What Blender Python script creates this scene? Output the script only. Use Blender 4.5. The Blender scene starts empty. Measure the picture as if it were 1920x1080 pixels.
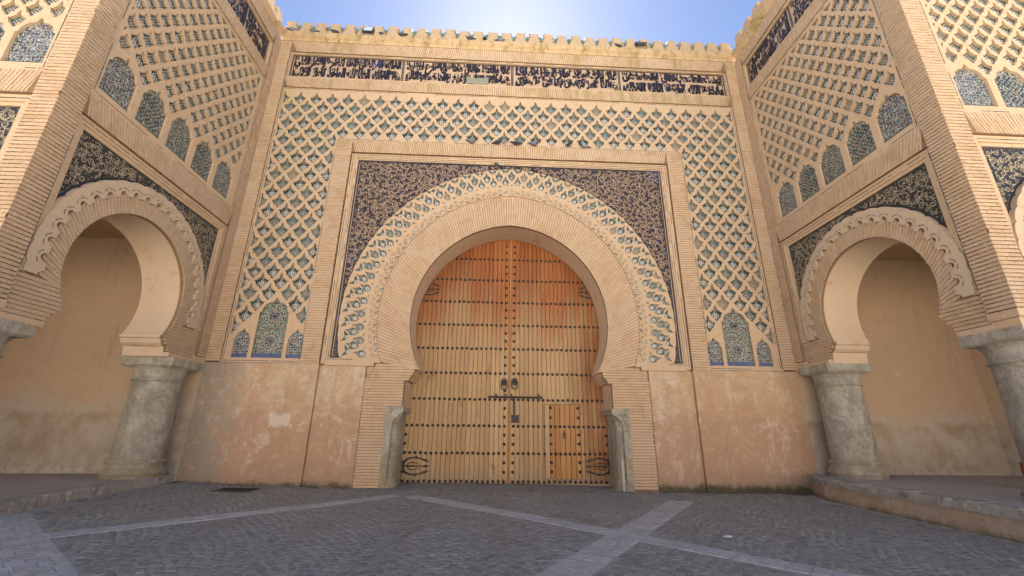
import bpy, math, random
import numpy as np
from mathutils import Vector, Matrix
from mathutils.geometry import delaunay_2d_cdt
random.seed(7)
R = math.radians
SC = bpy.context.scene
COL = SC.collection

# ------------------------------------------------------------------ camera, sky, sun, exposure
CAMP = Vector((-0.5454, -13.0, 1.559))
cam = bpy.data.cameras.new('camera')
cam.sensor_width = 36.0
cam.lens = 36.0 * 795.7 / 1920.0
cam.clip_start = 0.05
cam.clip_end = 3000
camo = bpy.data.objects.new('camera', cam)
COL.objects.link(camo)
_p, _y, _r = R(18.598), R(2.6226), R(0.590)
camo.matrix_world = (Matrix.Translation(CAMP) @ Matrix.Rotation(-_y, 4, 'Z')
                     @ Matrix.Rotation(math.pi / 2 + _p, 4, 'X') @ Matrix.Rotation(_r, 4, 'Z'))
SC.camera = camo

SUN_EL, SUN_AZ = R(49.5), R(1.7)
world = bpy.data.worlds.new('World')
SC.world = world
world.use_nodes = True
wn = world.node_tree
wn.nodes.clear()
sky = wn.nodes.new('ShaderNodeTexSky')
sky.sky_type = 'NISHITA'
sky.sun_disc = False
sky.sun_elevation = SUN_EL
sky.sun_rotation = SUN_AZ
sky.altitude = 500
sky.air_density = 0.37
sky.dust_density = 0.14
sky.ozone_density = 0.4
bg = wn.nodes.new('ShaderNodeBackground')
bg.inputs['Strength'].default_value = 0.05
wo = wn.nodes.new('ShaderNodeOutputWorld')
wn.links.new(sky.outputs[0], bg.inputs[0])
wn.links.new(bg.outputs[0], wo.inputs[0])

sun = bpy.data.lights.new('sun', 'SUN')
sun.energy = 5.0
sun.angle = R(0.5)
sun.color = (1.0, 0.955, 0.885)
suno = bpy.data.objects.new('sun', sun)
COL.objects.link(suno)
_sd = Vector((math.sin(SUN_AZ) * math.cos(SUN_EL), math.cos(SUN_AZ) * math.cos(SUN_EL), math.sin(SUN_EL)))
suno.rotation_euler = (-_sd).to_track_quat('-Z', 'Y').to_euler()
suno.location = _sd * 60

SC.view_settings.view_transform = 'Standard'
SC.view_settings.look = 'None'
SC.view_settings.exposure = 3.12
SC.view_settings.gamma = 1.0
SC.render.resolution_x, SC.render.resolution_y = 1024, 576

# ------------------------------------------------------------------ material helpers
class NT:
    def __init__(s, name, rough=0.8, spec=0.3):
        s.m = bpy.data.materials.new(name)
        s.m.use_nodes = True
        s.t = s.m.node_tree
        s.b = s.t.nodes['Principled BSDF']
        s.b.inputs['Roughness'].default_value = rough
        s.b.inputs['Specular IOR Level'].default_value = spec
        s._pos = None

    def n(s, ty, **kw):
        nd = s.t.nodes.new('ShaderNode' + ty)
        for k, v in kw.items():
            setattr(nd, k, v)
        return nd

    def l(s, a, b):
        s.t.links.new(a, b)

    def put(s, sock, v):
        if hasattr(v, 'links'):
            s.l(v, sock)
        elif isinstance(v, (tuple, list)):
            sock.default_value = (*v, 1.0) if (len(v) == 3 and sock.type == 'RGBA') else v
        else:
            sock.default_value = v

    def pos(s):
        if s._pos is None:
            s._pos = s.n('NewGeometry').outputs['Position']
        return s._pos

    def noise(s, scale, detail=4, rough=0.6, vec=None, stretch=None, dist=0.0):
        v = vec or s.pos()
        if stretch:
            mp = s.n('Mapping')
            mp.inputs['Scale'].default_value = stretch
            s.l(v, mp.inputs['Vector'])
            v = mp.outputs[0]
        nd = s.n('TexNoise')
        nd.inputs['Scale'].default_value = scale
        nd.inputs['Detail'].default_value = detail
        nd.inputs['Roughness'].default_value = rough
        nd.inputs['Distortion'].default_value = dist
        s.l(v, nd.inputs['Vector'])
        return nd.outputs['Fac']

    def math(s, op, a, b=0.0, clamp=False):
        nd = s.n('Math', operation=op, use_clamp=clamp)
        s.put(nd.inputs[0], a)
        s.put(nd.inputs[1], b)
        return nd.outputs[0]

    def ss(s, x, a, b, lo=0.0, hi=1.0):
        nd = s.n('MapRange', interpolation_type='SMOOTHSTEP')
        s.put(nd.inputs[0], x)
        for i, v in enumerate((a, b, lo, hi)):
            nd.inputs[1 + i].default_value = v
        return nd.outputs[0]

    def mix(s, f, a, b, mode='MIX'):
        nd = s.n('Mix', data_type='RGBA', blend_type=mode)
        s.put(nd.inputs[0], f)
        s.put(nd.inputs[6], a)
        s.put(nd.inputs[7], b)
        return nd.outputs[2]

    def island(s):
        return s.n('NewGeometry').outputs['Random Per Island']

    def objrand(s):
        return s.n('ObjectInfo').outputs['Random']

    def xyz(s, vec=None):
        nd = s.n('SeparateXYZ')
        s.l(vec or s.pos(), nd.inputs[0])
        return nd.outputs

    def color(s, c):
        s.put(s.b.inputs['Base Color'], c)

    def bump(s, h, strength=0.3, dist=0.01):
        bp = s.n('Bump')
        bp.inputs['Strength'].default_value = strength
        bp.inputs['Distance'].default_value = dist
        s.l(h, bp.inputs['Height'])
        s.l(bp.outputs[0], s.b.inputs['Normal'])


def mossed(t, col, zlo, zhi, amount=1.0):
    """yellow-green lichen that grows in ragged patches along a rain-washed ledge"""
    z = t.xyz()[2]
    band = t.math('MULTIPLY', t.ss(z, zlo, zlo + 0.12), t.ss(z, zhi + 0.05, zhi + 0.25, 1, 0))
    pat = t.ss(t.noise(0.55, 5, 0.7, stretch=(1, 1, .35)), 0.47, 0.60)
    drip = t.ss(t.noise(5.0, 3, 0.6, stretch=(1, 1, .12)), 0.40, 0.60)
    f = t.math('MULTIPLY', t.math('MULTIPLY', band, pat), t.math('MULTIPLY', drip, amount), True)
    return t.mix(t.math('MULTIPLY', f, .8), col, (0.31, 0.245, 0.085))


def m_brick(name, c1, c2, c3, per='island', moss=False):
    t = NT(name, 0.9, 0.15)
    rnd = t.island() if per == 'island' else t.objrand()
    c = t.mix(rnd, c1, c2)
    c = t.mix(t.ss(t.noise(0.5, 4, .65), .42, .68), c, c3)
    c = t.mix(t.ss(t.noise(1.6, 7, .75, dist=.5), .50, .66, 0, .55), c, (0.42, 0.26, 0.135))
    c = t.mix(t.ss(t.noise(26, 4, .7), .40, .78, 0, .45), c, (0.36, 0.23, 0.13))
    if moss:
        for lo, hi, a in ((15.3, 16.3, .9), (13.6, 14.1, .75), (10.9, 11.5, .6)):
            c = mossed(t, c, lo, hi, a)
    t.color(c)
    t.bump(t.noise(40, 5, .7), .5, .006)
    return t.m


BR1, BR2, BR3 = (0.59, 0.42, 0.26), (0.52, 0.355, 0.21), (0.57, 0.425, 0.28)
M = {}
M['brick'] = m_brick('brick_fired_tan', BR1, BR2, BR3, 'island', True)
M['brick_o'] = m_brick('brick_fired_tan_single', BR1, BR2, BR3, 'object', True)
M['tbrick'] = m_brick('brick_tower', (0.55, 0.39, 0.245), (0.47, 0.325, 0.195), (0.50, 0.37, 0.245), 'island')
M['tbrick_o'] = m_brick('brick_tower_single', (0.55, 0.39, 0.245), (0.47, 0.325, 0.195), (0.50, 0.37, 0.245), 'object')

t = NT('mortar', 0.95, 0.1)
t.color(mossed(t, t.mix(t.noise(3), (0.27, 0.175, 0.10), (0.20, 0.125, 0.07)), 13.6, 16.2, .5))  # mortar toned dark so the joint grooves carry painted-in shade
M['mortar'] = t.m

t = NT('lime_plaster_cream', 0.9, 0.15)
c = t.mix(t.noise(0.7, 5, .7), (0.50, 0.348, 0.21), (0.58, 0.422, 0.27))
c = t.mix(t.ss(t.noise(2.2, 6, .75, dist=.6), .48, .72, 0, .75), c, (0.54, 0.37, 0.21))
c = t.mix(t.ss(t.noise(5, 8, .8), .50, .66, 0, .5), c, (0.40, 0.265, 0.14))
c = t.mix(t.ss(t.noise(16, 6, .8), .54, .70, 0, .5), c, (0.33, 0.215, 0.115))
pz = t.xyz()
yl = t.math('MULTIPLY', t.ss(t.noise(.55, 4, .6), .50, .60), t.math('MULTIPLY', t.math('MULTIPLY', t.ss(pz[2], 10.6, 12.2), t.ss(pz[1], -.6, -.3)), t.ss(pz[0], -6.4, -8.0)))
c = t.mix(t.math('MULTIPLY', yl, .5), c, (0.47, 0.37, 0.15))
c = mossed(t, c, 15.75, 16.35, 1.0)
t.color(c)
t.bump(t.noise(18, 6, .7), .35, .01)
M['plaster'] = t.m

t = NT('cornice_plaster_stained', 0.92, 0.12)
c = t.mix(t.noise(0.9, 5, .7), (0.46, 0.31, 0.165), (0.55, 0.40, 0.235))
c = t.mix(t.ss(t.noise(1.4, 6, .75, stretch=(1, 1, .5), dist=.6), .45, .62, 0, .8), c, (0.30, 0.225, 0.075))
c = t.mix(t.ss(t.noise(7, 5, .75, stretch=(1, 1, .2)), .52, .70, 0, .8), c, (0.13, 0.10, 0.045))
t.color(c)
t.bump(t.noise(12, 6, .7), .4, .015)
M['cornice'] = t.m
t = NT('merlon_plaster', 0.92, 0.12)
c = t.mix(t.noise(1.5, 5, .7), (0.42, 0.295, 0.175), (0.50, 0.37, 0.235))
c = t.mix(t.ss(t.noise(6, 6, .75), .50, .70, 0, .7), c, (0.30, 0.205, 0.11))
t.color(c)
t.bump(t.noise(12, 6, .7), .4, .015)
M['merlon'] = t.m
t = NT('scallop_plaster', 0.92, 0.12)
c = t.mix(t.noise(1.5, 5, .7), (0.50, 0.365, 0.235), (0.56, 0.43, 0.295))
c = t.mix(t.ss(t.noise(5, 6, .75), .50, .70, 0, .7), c, (0.36, 0.265, 0.18))
t.color(c)
t.bump(t.noise(12, 6, .7), .4, .015)
M['scallop'] = t.m
t = NT('lime_plaster_soffit', 0.9, 0.15)
c = t.mix(t.noise(0.8, 5, .7), (0.54, 0.39, 0.255), (0.61, 0.46, 0.315))
c = t.mix(t.ss(t.noise(1.7, 6, .75, dist=.8), .54, .70, 0, .8), c, (0.47, 0.29, 0.145))
t.color(c)
t.bump(t.noise(9, 6, .7), .3, .012)
M['soffit'] = t.m

# weathered dado: rising damp, pink washes, pale efflorescence, moss at the foot
t = NT('weathered_dado_plaster', 0.92, 0.12)
p = t.xyz()
big = t.noise(.55, 5, .7, dist=.5)
c = t.mix(t.ss(big, .40, .58), (0.53, 0.40, 0.255), (0.49, 0.325, 0.18))
damp = t.ss(t.math('ADD', p[2], t.math('MULTIPLY', t.math('SUBTRACT', t.noise(.9, 5, .7), .5), 2.2)), 2.45, 1.75)
c = t.mix(t.math('MULTIPLY', damp, .85), c, (0.41, 0.245, 0.155))
c = t.mix(t.ss(t.noise(1.3, 9, .75, dist=1.2), .49, .56, 0, .6), c, (0.45, 0.28, 0.155))
streak = t.ss(t.noise(2.4, 6, .75, stretch=(1, 1, .28), dist=.5), .54, .68)
c = t.mix(t.math('MULTIPLY', streak, .7), c, (0.60, 0.50, 0.385))
c = t.mix(t.ss(t.noise(1.05, 9, .8, dist=.9), .56, .61, 0, .5), c, (0.62, 0.51, 0.39))
edge = t.ss(t.math('ADD', t.math('MULTIPLY', p[0], -1.0), t.math('MULTIPLY', t.math('SUBTRACT', t.noise(1.1, 5, .7), .5), 1.2)), 7.5, 8.5)
c = t.mix(t.math('MULTIPLY', edge, t.ss(t.noise(1.6, 6, .8, dist=.6), .30, .52, .15, .95)), c, (0.29, 0.25, 0.19))
c = t.mix(t.ss(t.noise(5, 8, .8, dist=.5), .52, .62, 0, .5), c, (0.57, 0.43, 0.28))
run = t.ss(t.noise(3.5, 6, .7, stretch=(1, 1, .10)), .56, .66)
c = t.mix(t.math('MULTIPLY', run, .35), c, (0.30, 0.21, 0.14))
c = t.mix(t.ss(t.math('ADD', p[2], t.math('MULTIPLY', t.noise(2.2, 6, .75), .9)), 1.25, .55, 0, .5), c, (0.33, 0.225, 0.15))
c = t.mix(t.ss(t.noise(8, 8, .85), .54, .60, 0, .6), c, (0.35, 0.22, 0.13))
c = t.mix(t.ss(t.noise(2.4, 9, .85, dist=.4), .53, .56, 0, .35), c, (0.40, 0.26, 0.155))
c = t.mix(t.ss(t.noise(30, 5, .8), .58, .70, 0, .6), c, (0.26, 0.17, 0.11))
# one bare lime patch left of the doors
px_ = t.math('ABSOLUTE', t.math('ADD', p[0], 6.55))
pz_ = t.math('ABSOLUTE', t.math('SUBTRACT', p[2], 1.78))
pt_ = t.math('ADD', t.math('MAXIMUM', t.math('MULTIPLY', px_, .62), pz_), t.math('MULTIPLY', t.math('SUBTRACT', t.noise(3, 5, .7), .5), .55))
c = t.mix(t.ss(pt_, .20, .15, 0, .8), c, (0.60, 0.51, 0.41))
foot = t.math('MULTIPLY', t.ss(t.math('ADD', p[2], t.math('MULTIPLY', t.noise(3.5, 5, .75), .42)), .44, .22), t.ss(p[1], -.9, -.3, .3, 1))
c = t.mix(foot, c, t.mix(t.noise(7), (0.05, 0.055, 0.018), (0.15, 0.12, 0.075)))
t.color(c)
t.bump(t.math('ADD', t.noise(4, 6, .7), t.math('MULTIPLY', t.noise(30, 4), .3)), .45, .03)
M['dado'] = t.m

t = NT('ochre_interior_plaster', 0.93, 0.1)
p = t.xyz()
c = t.mix(t.noise(.6, 5, .7, dist=.5), (0.53, 0.38, 0.245), (0.44, 0.31, 0.19))
low = t.ss(t.math('ADD', p[2], t.math('MULTIPLY', t.math('SUBTRACT', t.noise(.7, 5, .7), .5), 2.6)), 2.7, 1.6)
c = t.mix(t.math('MULTIPLY', low, .85), c, (0.44, 0.385, 0.30))
wet = t.math('MULTIPLY', t.ss(p[2], .6, 1.1), t.ss(t.math('ADD', p[2], t.math('MULTIPLY', t.noise(1.2, 5), .7)), 2.35, 2.15))
c = t.mix(t.math('MULTIPLY', wet, t.ss(t.noise(.45, 4, .7), .40, .58, 0, .7)), c, (0.31, 0.215, 0.13))
c = t.mix(t.ss(t.noise(1.9, 6, .8, dist=1), .60, .70, 0, .5), c, (0.52, 0.41, 0.30))
c = t.mix(t.ss(t.noise(3, 9, .8, dist=.6), .54, .62, 0, .35), c, (0.36, 0.25, 0.15))
c = t.mix(t.ss(t.noise(12, 8, .8), .56, .66, 0, .4), c, (0.28, 0.19, 0.115))
vo = t.n('TexVoronoi', feature='DISTANCE_TO_EDGE')
vo.inputs['Scale'].default_value = .42
wv = t.n('Mix', data_type='VECTOR')
wv.inputs[0].default_value = .16
t.l(t.pos(), wv.inputs[4])
nz = t.n('TexNoise')
nz.inputs['Scale'].default_value = 2.2
nz.inputs['Detail'].default_value = 6
t.l(t.pos(), nz.inputs['Vector'])
t.l(nz.outputs['Color'], wv.inputs[5])
t.l(wv.outputs[1], vo.inputs['Vector'])
crk = t.math('MULTIPLY', t.ss(vo.outputs['Distance'], .007, .002), t.ss(t.noise(.5, 3), .45, .55))
c = t.mix(t.math('MULTIPLY', crk, .16), c, (0.20, 0.14, 0.09))
vr = t.n('TexVoronoi', distance='CHEBYCHEV')
vr.inputs['Scale'].default_value = .75
t.l(t.pos(), vr.inputs['Vector'])
pch = t.math('MULTIPLY', t.ss(vr.outputs['Distance'], .17, .15), t.ss(t.noise(.6, 2), .55, .58))
c = t.mix(t.math('MULTIPLY', pch, .45), c, (0.56, 0.44, 0.31))
run = t.ss(t.noise(3.0, 6, .7, stretch=(1, 1, .12)), .55, .68)
c = t.mix(t.math('MULTIPLY', run, .3), c, (0.30, 0.215, 0.135))
c = t.mix(t.ss(t.math('ADD', p[2], t.math('MULTIPLY', t.noise(2.5, 4), .25)), .70, .56, 0, .8), c, (0.52, 0.46, 0.38))
c = t.mix(t.math('MULTIPLY', t.ss(p[2], 1.5, .5), t.ss(t.noise(4, 7, .8), .46, .58, 0, .6)), c, (0.30, 0.235, 0.165))
t.color(c)
t.bump(t.noise(6, 6, .7), .3, .02)
M['inner'] = t.m

t = NT('worn_grey_stone', 0.8, 0.3)
c = t.mix(t.ss(t.noise(3.0, 8, .8, stretch=(1, 1, .6), dist=.4), .32, .66), (0.27, 0.24, 0.185), (0.50, 0.445, 0.345))
c = t.mix(t.ss(t.noise(2.2, 6, .8, dist=1), .48, .60, 0, .6), c, (0.27, 0.215, 0.13))
c = t.mix(t.ss(t.noise(1.1, 6, .8, dist=.8), .52, .62, 0, .5), c, (0.20, 0.185, 0.155))
c = t.mix(t.ss(t.noise(16, 6, .8), .54, .68, 0, .7), c, (0.14, 0.12, 0.09))
c = t.mix(t.ss(t.noise(9, 6, .8), .58, .68, 0, .5), c, (0.50, 0.46, 0.39))
z = t.xyz()[2]
c = t.mix(t.math('MULTIPLY', t.ss(z, 1.15, .55), t.ss(t.noise(4, 5, .8), .45, .6, 0, .7)), c, (0.33, 0.25, 0.10))
t.color(c)
t.bump(t.math('ADD', t.noise(22, 6, .8), t.noise(5, 5)), .9, .03)
M['stone'] = t.m

t = NT('raw_clay', 0.9, 0.15)
c = t.mix(t.noise(1.5, 5, .7), (0.50, 0.36, 0.23), (0.44, 0.30, 0.19))
t.color(c)
M['clay'] = t.m
t = NT('raw_clay_olive', 0.9, 0.15)
t.color(t.mix(t.noise(1.5, 5, .7), (0.45, 0.375, 0.25), (0.38, 0.305, 0.195)))
M['clay2'] = t.m

t = NT('dark_navy_glaze', 0.45, 0.4)
c = t.mix(t.island(), (0.017, 0.015, 0.020), (0.030, 0.024, 0.031))
c = t.mix(t.ss(t.noise(1.1, 4, .7), .60, .66), c, (0.022, 0.035, 0.13))
t.color(c)
M['navy'] = t.m
t = NT('black_green_glaze', 0.45, 0.4)
c = t.mix(t.island(), (0.018, 0.019, 0.022), (0.035, 0.036, 0.034))
c = t.mix(t.ss(t.noise(.9, 4, .7), .60, .66), c, (0.02, 0.03, 0.075))
t.color(c)
M['black'] = t.m

t = NT('tile_line_dark_green', 0.4, 0.4)
t.color(t.mix(t.island(), (0.035, 0.045, 0.04), (0.14, 0.15, 0.11)))
M['line'] = t.m
t = NT('tile_teal', 0.35, 0.5)
t.color(t.mix(t.noise(9, 3), (0.015, 0.06, 0.05), (0.03, 0.11, 0.095)))
M['teal'] = t.m
t = NT('tile_strip_blue', 0.35, 0.5)
t.color(t.mix(t.noise(7, 3), (0.035, 0.055, 0.15), (0.07, 0.10, 0.22)))
M['blue'] = t.m
t = NT('tile_patch_turquoise', 0.4, 0.4)
t.color(t.mix(t.noise(12, 3), (0.17, 0.22, 0.15), (0.33, 0.29, 0.19)))
M['turq'] = t.m
t = NT('roof_tile_green_glaze', 0.4, 0.5)
t.color(t.mix(t.noise(6, 4), (0.05, 0.16, 0.11), (0.12, 0.26, 0.19)))
M['roof'] = t.m


def m_inset(name, ground, ground2, per, cr=.15):
    """cut-tile star: small black and white squares on a green ground"""
    t = NT(name, 0.4, 0.45)
    uv = t.n('UVMap').outputs[0]
    rnd = t.objrand() if per == 'object' else t.island()
    mp = t.n('Mapping')
    mp.inputs['Rotation'].default_value = (0, 0, R(45))
    t.l(uv, mp.inputs['Vector'])
    ck = t.n('TexChecker')
    ck.inputs['Scale'].default_value = 22
    t.l(mp.outputs[0], ck.inputs['Vector'])
    ck2 = t.n('TexChecker')
    ck2.inputs['Scale'].default_value = 26
    t.l(uv, ck2.inputs['Vector'])
    x = t.xyz(uv)
    au = t.math('ABSOLUTE', x[0])
    dist = t.math('ADD', au, t.math('ABSOLUTE', t.math('ADD', x[1], .05)))
    core = t.ss(dist, cr + .012, cr)
    spike = t.math('MULTIPLY', t.ss(au, .035, .028), t.ss(x[1], .02, .04))
    bw = t.mix(ck.outputs['Fac'], (0.42, 0.42, 0.37), (0.008, 0.009, 0.011))
    bw2 = t.mix(ck2.outputs['Fac'], (0.36, 0.35, 0.30), (0.012, 0.012, 0.015))
    bw = t.mix(t.ss(rnd, .45, .55), bw, bw2)
    g = t.mix(t.ss(rnd, .3, .9), ground, ground2)
    ring = t.math('MULTIPLY', t.ss(dist, .04, .03), t.ss(rnd, .2, .3))
    bw = t.mix(t.math('MULTIPLY', t.ss(dist, .075, .068), t.ss(rnd, .55, .54)), bw, (0.46, 0.44, 0.38))
    bw = t.mix(t.ss(dist, .026, .022), bw, (0.02, 0.02, 0.025))
    c = t.mix(core, g, bw)
    c = t.mix(spike, c, bw2)
    c = t.mix(t.ss(rnd, .95, .96, 0, .6), c, (0.30, 0.23, 0.14))
    c = t.mix(t.ss(t.noise(7, 5, .7), .50, .66, 0, .45), c, (0.25, 0.19, 0.12))
    c = t.mix(ring, c, (0.45, 0.30, 0.13))
    t.color(c)
    return t.m


M['ins_o'] = m_inset('mosaic_inset', (0.014, 0.042, 0.036), (0.045, 0.115, 0.105), 'object')
M['leaf_o'] = m_inset('mosaic_leaf', (0.03, 0.085, 0.075), (0.075, 0.17, 0.15), 'object', .095)
M['ins_i'] = m_inset('mosaic_inset_joined', (0.014, 0.042, 0.036), (0.045, 0.115, 0.105), 'island')


def m_mosaic(name, scale, cols, rot=0.0, vec_uv=True):
    t = NT(name, 0.4, 0.45)
    uv = t.n('UVMap').outputs[0]
    mp = t.n('Mapping')
    mp.inputs['Rotation'].default_value = (0, 0, rot)
    t.l(uv, mp.inputs['Vector'])
    v = t.n('TexVoronoi', voronoi_dimensions='2D')
    v.inputs['Scale'].default_value = scale
    v.inputs['Randomness'].default_value = 0.22
    t.l(mp.outputs[0], v.inputs['Vector'])
    rmp = t.n('ValToRGB')
    rmp.color_ramp.interpolation = 'CONSTANT'
    els = rmp.color_ramp.elements
    while len(els) > 1:
        els.remove(els[-1])
    els[0].position = 0
    els[0].color = (*cols[0], 1)
    for i, cc in enumerate(cols[1:]):
        e = els.new((i + 1) / len(cols))
        e.color = (*cc, 1)
    sp = t.n('SeparateColor')
    t.l(v.outputs['Color'], sp.inputs[0])
    t.l(sp.outputs[0], rmp.inputs[0])
    # a star-grid over the tesserae
    st = t.n('TexVoronoi', voronoi_dimensions='2D')
    st.inputs['Scale'].default_value = scale / 3.2
    st.inputs['Randomness'].default_value = 0.0
    t.l(mp.outputs[0], st.inputs['Vector'])
    d = st.outputs['Distance']
    c = t.mix(t.ss(d, .30, .24), rmp.outputs[0], (0.36, 0.36, 0.31))
    c = t.mix(t.ss(d, .17, .12), c, (0.03, 0.035, 0.05))
    t.color(c)
    return t.m


WH, BK, GN, OC, BL = (0.42, 0.41, 0.35), (0.018, 0.02, 0.024), (0.04, 0.105, 0.08), (0.28, 0.16, 0.055), (0.045, 0.065, 0.15)
M['mos1'] = m_mosaic('niche_mosaic_star', 40, [WH, BK, GN, BK, OC, GN, BK])
M['mos2'] = m_mosaic('niche_mosaic_diagonal', 36, [WH, BK, GN, BK, OC, BK, GN, BK], R(45))
M['mos3'] = m_mosaic('niche_mosaic_blue', 42, [WH, BK, GN, BK, WH, BL, BK, OC])
for k, cc in (('p_w', WH), ('p_k', BK), ('p_g', (0.19, 0.30, 0.22)), ('p_o', OC), ('p_b', BL)):
    t = NT('tessera_' + k, 0.4, 0.45)
    t.color(cc)
    M[k] = t.m

t = NT('black_iron', 0.55, 0.4)
t.color(t.mix(t.noise(8), (0.016, 0.015, 0.015), (0.045, 0.036, 0.03)))
M['iron'] = t.m

# cedar planks: sun-bleached straw low down, still orange where the arch and right jamb kept the rain off
t = NT('cedar_planks', 0.55, 0.35)
p = t.xyz()
rnd = t.objrand()
grain = t.noise(7, 6, .65, stretch=(9, 1, .35), dist=1.2)
fine = t.noise(30, 4, .6, stretch=(10, 1, .25))
bleach = t.mix(rnd, (0.37, 0.225, 0.095), (0.50, 0.325, 0.15))
orange = t.mix(rnd, (0.235, 0.070, 0.013), (0.34, 0.118, 0.025))
f = t.math('ADD', p[2], t.math('MULTIPLY', t.math('SUBTRACT', t.noise(.6, 4, .6, stretch=(1.5, 1, .6)), .5), 2.0))
f = t.math('ADD', f, t.math('MULTIPLY', t.math('SUBTRACT', rnd, .5), 1.8))
fr = t.math('MULTIPLY', t.ss(p[0], 1.9, 3.0), t.ss(t.noise(.8, 3), .3, .55, .35, .8))
f = t.math('MAXIMUM', t.ss(f, 3.4, 6.7), fr)
c = t.mix(f, bleach, orange)
c = t.mix(t.ss(grain, .45, .75, 0, .75), c, t.mix(f, (0.26, 0.145, 0.062), (0.12, 0.028, 0.006)))
c = t.mix(t.ss(fine, .55, .8, 0, .45), c, (0.14, 0.07, 0.03))
c = t.mix(t.ss(t.noise(2.2, 5, .75, stretch=(1, 1, .5)), .58, .70, 0, .6), c, (0.20, 0.09, 0.04))
c = t.mix(t.ss(t.noise(14, 4, .7, stretch=(3, 1, .5)), .66, .74, 0, .7), c, (0.10, 0.05, 0.025))
c = t.mix(t.math('MULTIPLY', t.ss(p[2], .5, .05), .5), c, (0.25, 0.19, 0.12))
t.color(c)
t.bump(t.math('ADD', grain, fine), .35, .006)
M['wood'] = t.m
t = NT('cedar_wicket', 0.5, 0.35)
c = t.mix(t.objrand(), (0.35, 0.150, 0.036), (0.44, 0.215, 0.060))
g = t.noise(7, 6, .65, stretch=(9, 1, .35), dist=1.2)
c = t.mix(t.ss(g, .45, .75, 0, .7), c, (0.22, 0.085, 0.022))
t.color(c)
t.bump(g, .3, .005)
M['wood2'] = t.m

t = NT('basalt_setts', 0.62, 0.45)
c = t.mix(t.island(), (0.165, 0.165, 0.147), (0.28, 0.28, 0.247))
c = t.mix(t.ss(t.noise(.8, 5, .7), .40, .70, 0, .5), c, (0.27, 0.25, 0.215))
c = t.mix(t.ss(t.noise(30, 4, .7), .5, .8, 0, .6), c, (0.30, 0.26, 0.23))
t.color(c)
t.bump(t.noise(45, 4, .7), .5, .006)
M['sett'] = t.m
t = NT('basalt_setts_single', 0.62, 0.45)
c = t.mix(t.objrand(), (0.165, 0.165, 0.147), (0.28, 0.28, 0.247))
c = t.mix(t.ss(t.noise(30, 4, .7), .5, .8, 0, .6), c, (0.30, 0.26, 0.23))
t.color(c)
t.bump(t.noise(45, 4, .7), .5, .006)
M['sett_o'] = t.m
t = NT('sandy_joint', 0.9, 0.2)
c = t.mix(t.noise(1.2, 5, .7), (0.29, 0.29, 0.26), (0.43, 0.43, 0.39))
c = t.mix(t.ss(t.noise(25, 5, .7), .55, .8), c, (0.20, 0.18, 0.155))
yy = t.xyz()
c = t.mix(t.math('MULTIPLY', t.ss(yy[1], -.9, -.1), t.ss(t.noise(2.5, 5), .4, .6, 0, .8)), c, (0.035, 0.045, 0.018))
t.color(c)
t.bump(t.noise(50, 4), .5, .005)
M['joint'] = t.m
t = NT('blue_grey_stone_band', 0.6, 0.4)
c = t.mix(t.island(), (0.41, 0.435, 0.43), (0.53, 0.555, 0.55))
c = t.mix(t.ss(t.noise(14, 6, .75), .42, .70, 0, .7), c, (0.20, 0.19, 0.175))
c = t.mix(t.ss(t.noise(1.2, 6, .75), .50, .70, 0, .6), c, (0.25, 0.25, 0.235))
t.color(c)
t.bump(t.noise(30, 5, .7), .5, .006)
M['band'] = t.m
t = NT('pale_plaza_paving', 0.85, 0.2)
bt = t.n('TexBrick')
bt.inputs['Scale'].default_value = 1.6
bt.inputs['Color1'].default_value = (0.50, 0.47, 0.42, 1)
bt.inputs['Color2'].default_value = (0.45, 0.42, 0.375, 1)
bt.inputs['Mortar'].default_value = (0.30, 0.27, 0.23, 1)
bt.inputs['Mortar Size'].default_value = .012
t.l(t.pos(), bt.inputs['Vector'])
t.color(bt.outputs['Color'])
M['plaza'] = t.m
t = NT('limewashed_bounce_wall', 0.9, 0.15)  # pale colour for the added wall that bounces sunlight, out of view
c = t.mix(t.noise(.3, 5, .7), (0.58, 0.50, 0.41), (0.50, 0.43, 0.35))
t.color(t.mix(t.ss(t.noise(1.3, 5, .7), .5, .7, 0, .5), c, (0.42, 0.36, 0.29)))
M['bouncewall'] = t.m
t = NT('platform_slab', 0.8, 0.25)
c = t.mix(t.noise(.9, 5, .7), (0.37, 0.345, 0.30), (0.47, 0.435, 0.38))
c = t.mix(t.ss(t.noise(7, 5, .8), .5, .7, 0, .6), c, (0.20, 0.18, 0.15))
t.color(c)
t.bump(t.noise(20, 5), .4, .01)
M['slab'] = t.m
t = NT('kerb_stone_mossy', 0.85, 0.25)
c = t.mix(t.noise(1.7, 6, .75), (0.44, 0.40, 0.335), (0.31, 0.285, 0.24))
c = t.mix(t.ss(t.noise(3.2, 6, .8), .50, .64, 0, .7), c, (0.13, 0.12, 0.09))
t.color(c)
t.bump(t.noise(9, 6, .8), .8, .04)
M['kerb'] = t.m


t = NT('platform_face_render', .92, .12)
p = t.xyz()
c = t.mix(t.noise(.9, 6, .75), (0.44, 0.325, 0.215), (0.36, 0.27, 0.185))
c = t.mix(t.ss(t.noise(3, 8, .8, dist=.6), .48, .60, 0, .6), c, (0.48, 0.40, 0.30))
c = t.mix(t.ss(t.noise(8, 6, .8), .54, .66, 0, .6), c, (0.22, 0.17, 0.115))
c = t.mix(t.ss(t.math('ADD', p[2], t.math('MULTIPLY', t.noise(3, 5, .7), .3)), .22, .04, 0, .85), c, (0.10, 0.095, 0.05))
t.color(c)
t.bump(t.noise(6, 6, .8), .7, .03)
M['platface'] = t.m


def flat(name, col, rough=.6, spec=.3):
    t = NT(name, rough, spec)
    t.color(t.mix(t.noise(14, 4), tuple(x * .85 for x in col), tuple(min(1, x * 1.12) for x in col)))
    M[name] = t.m
    return t.m


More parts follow.
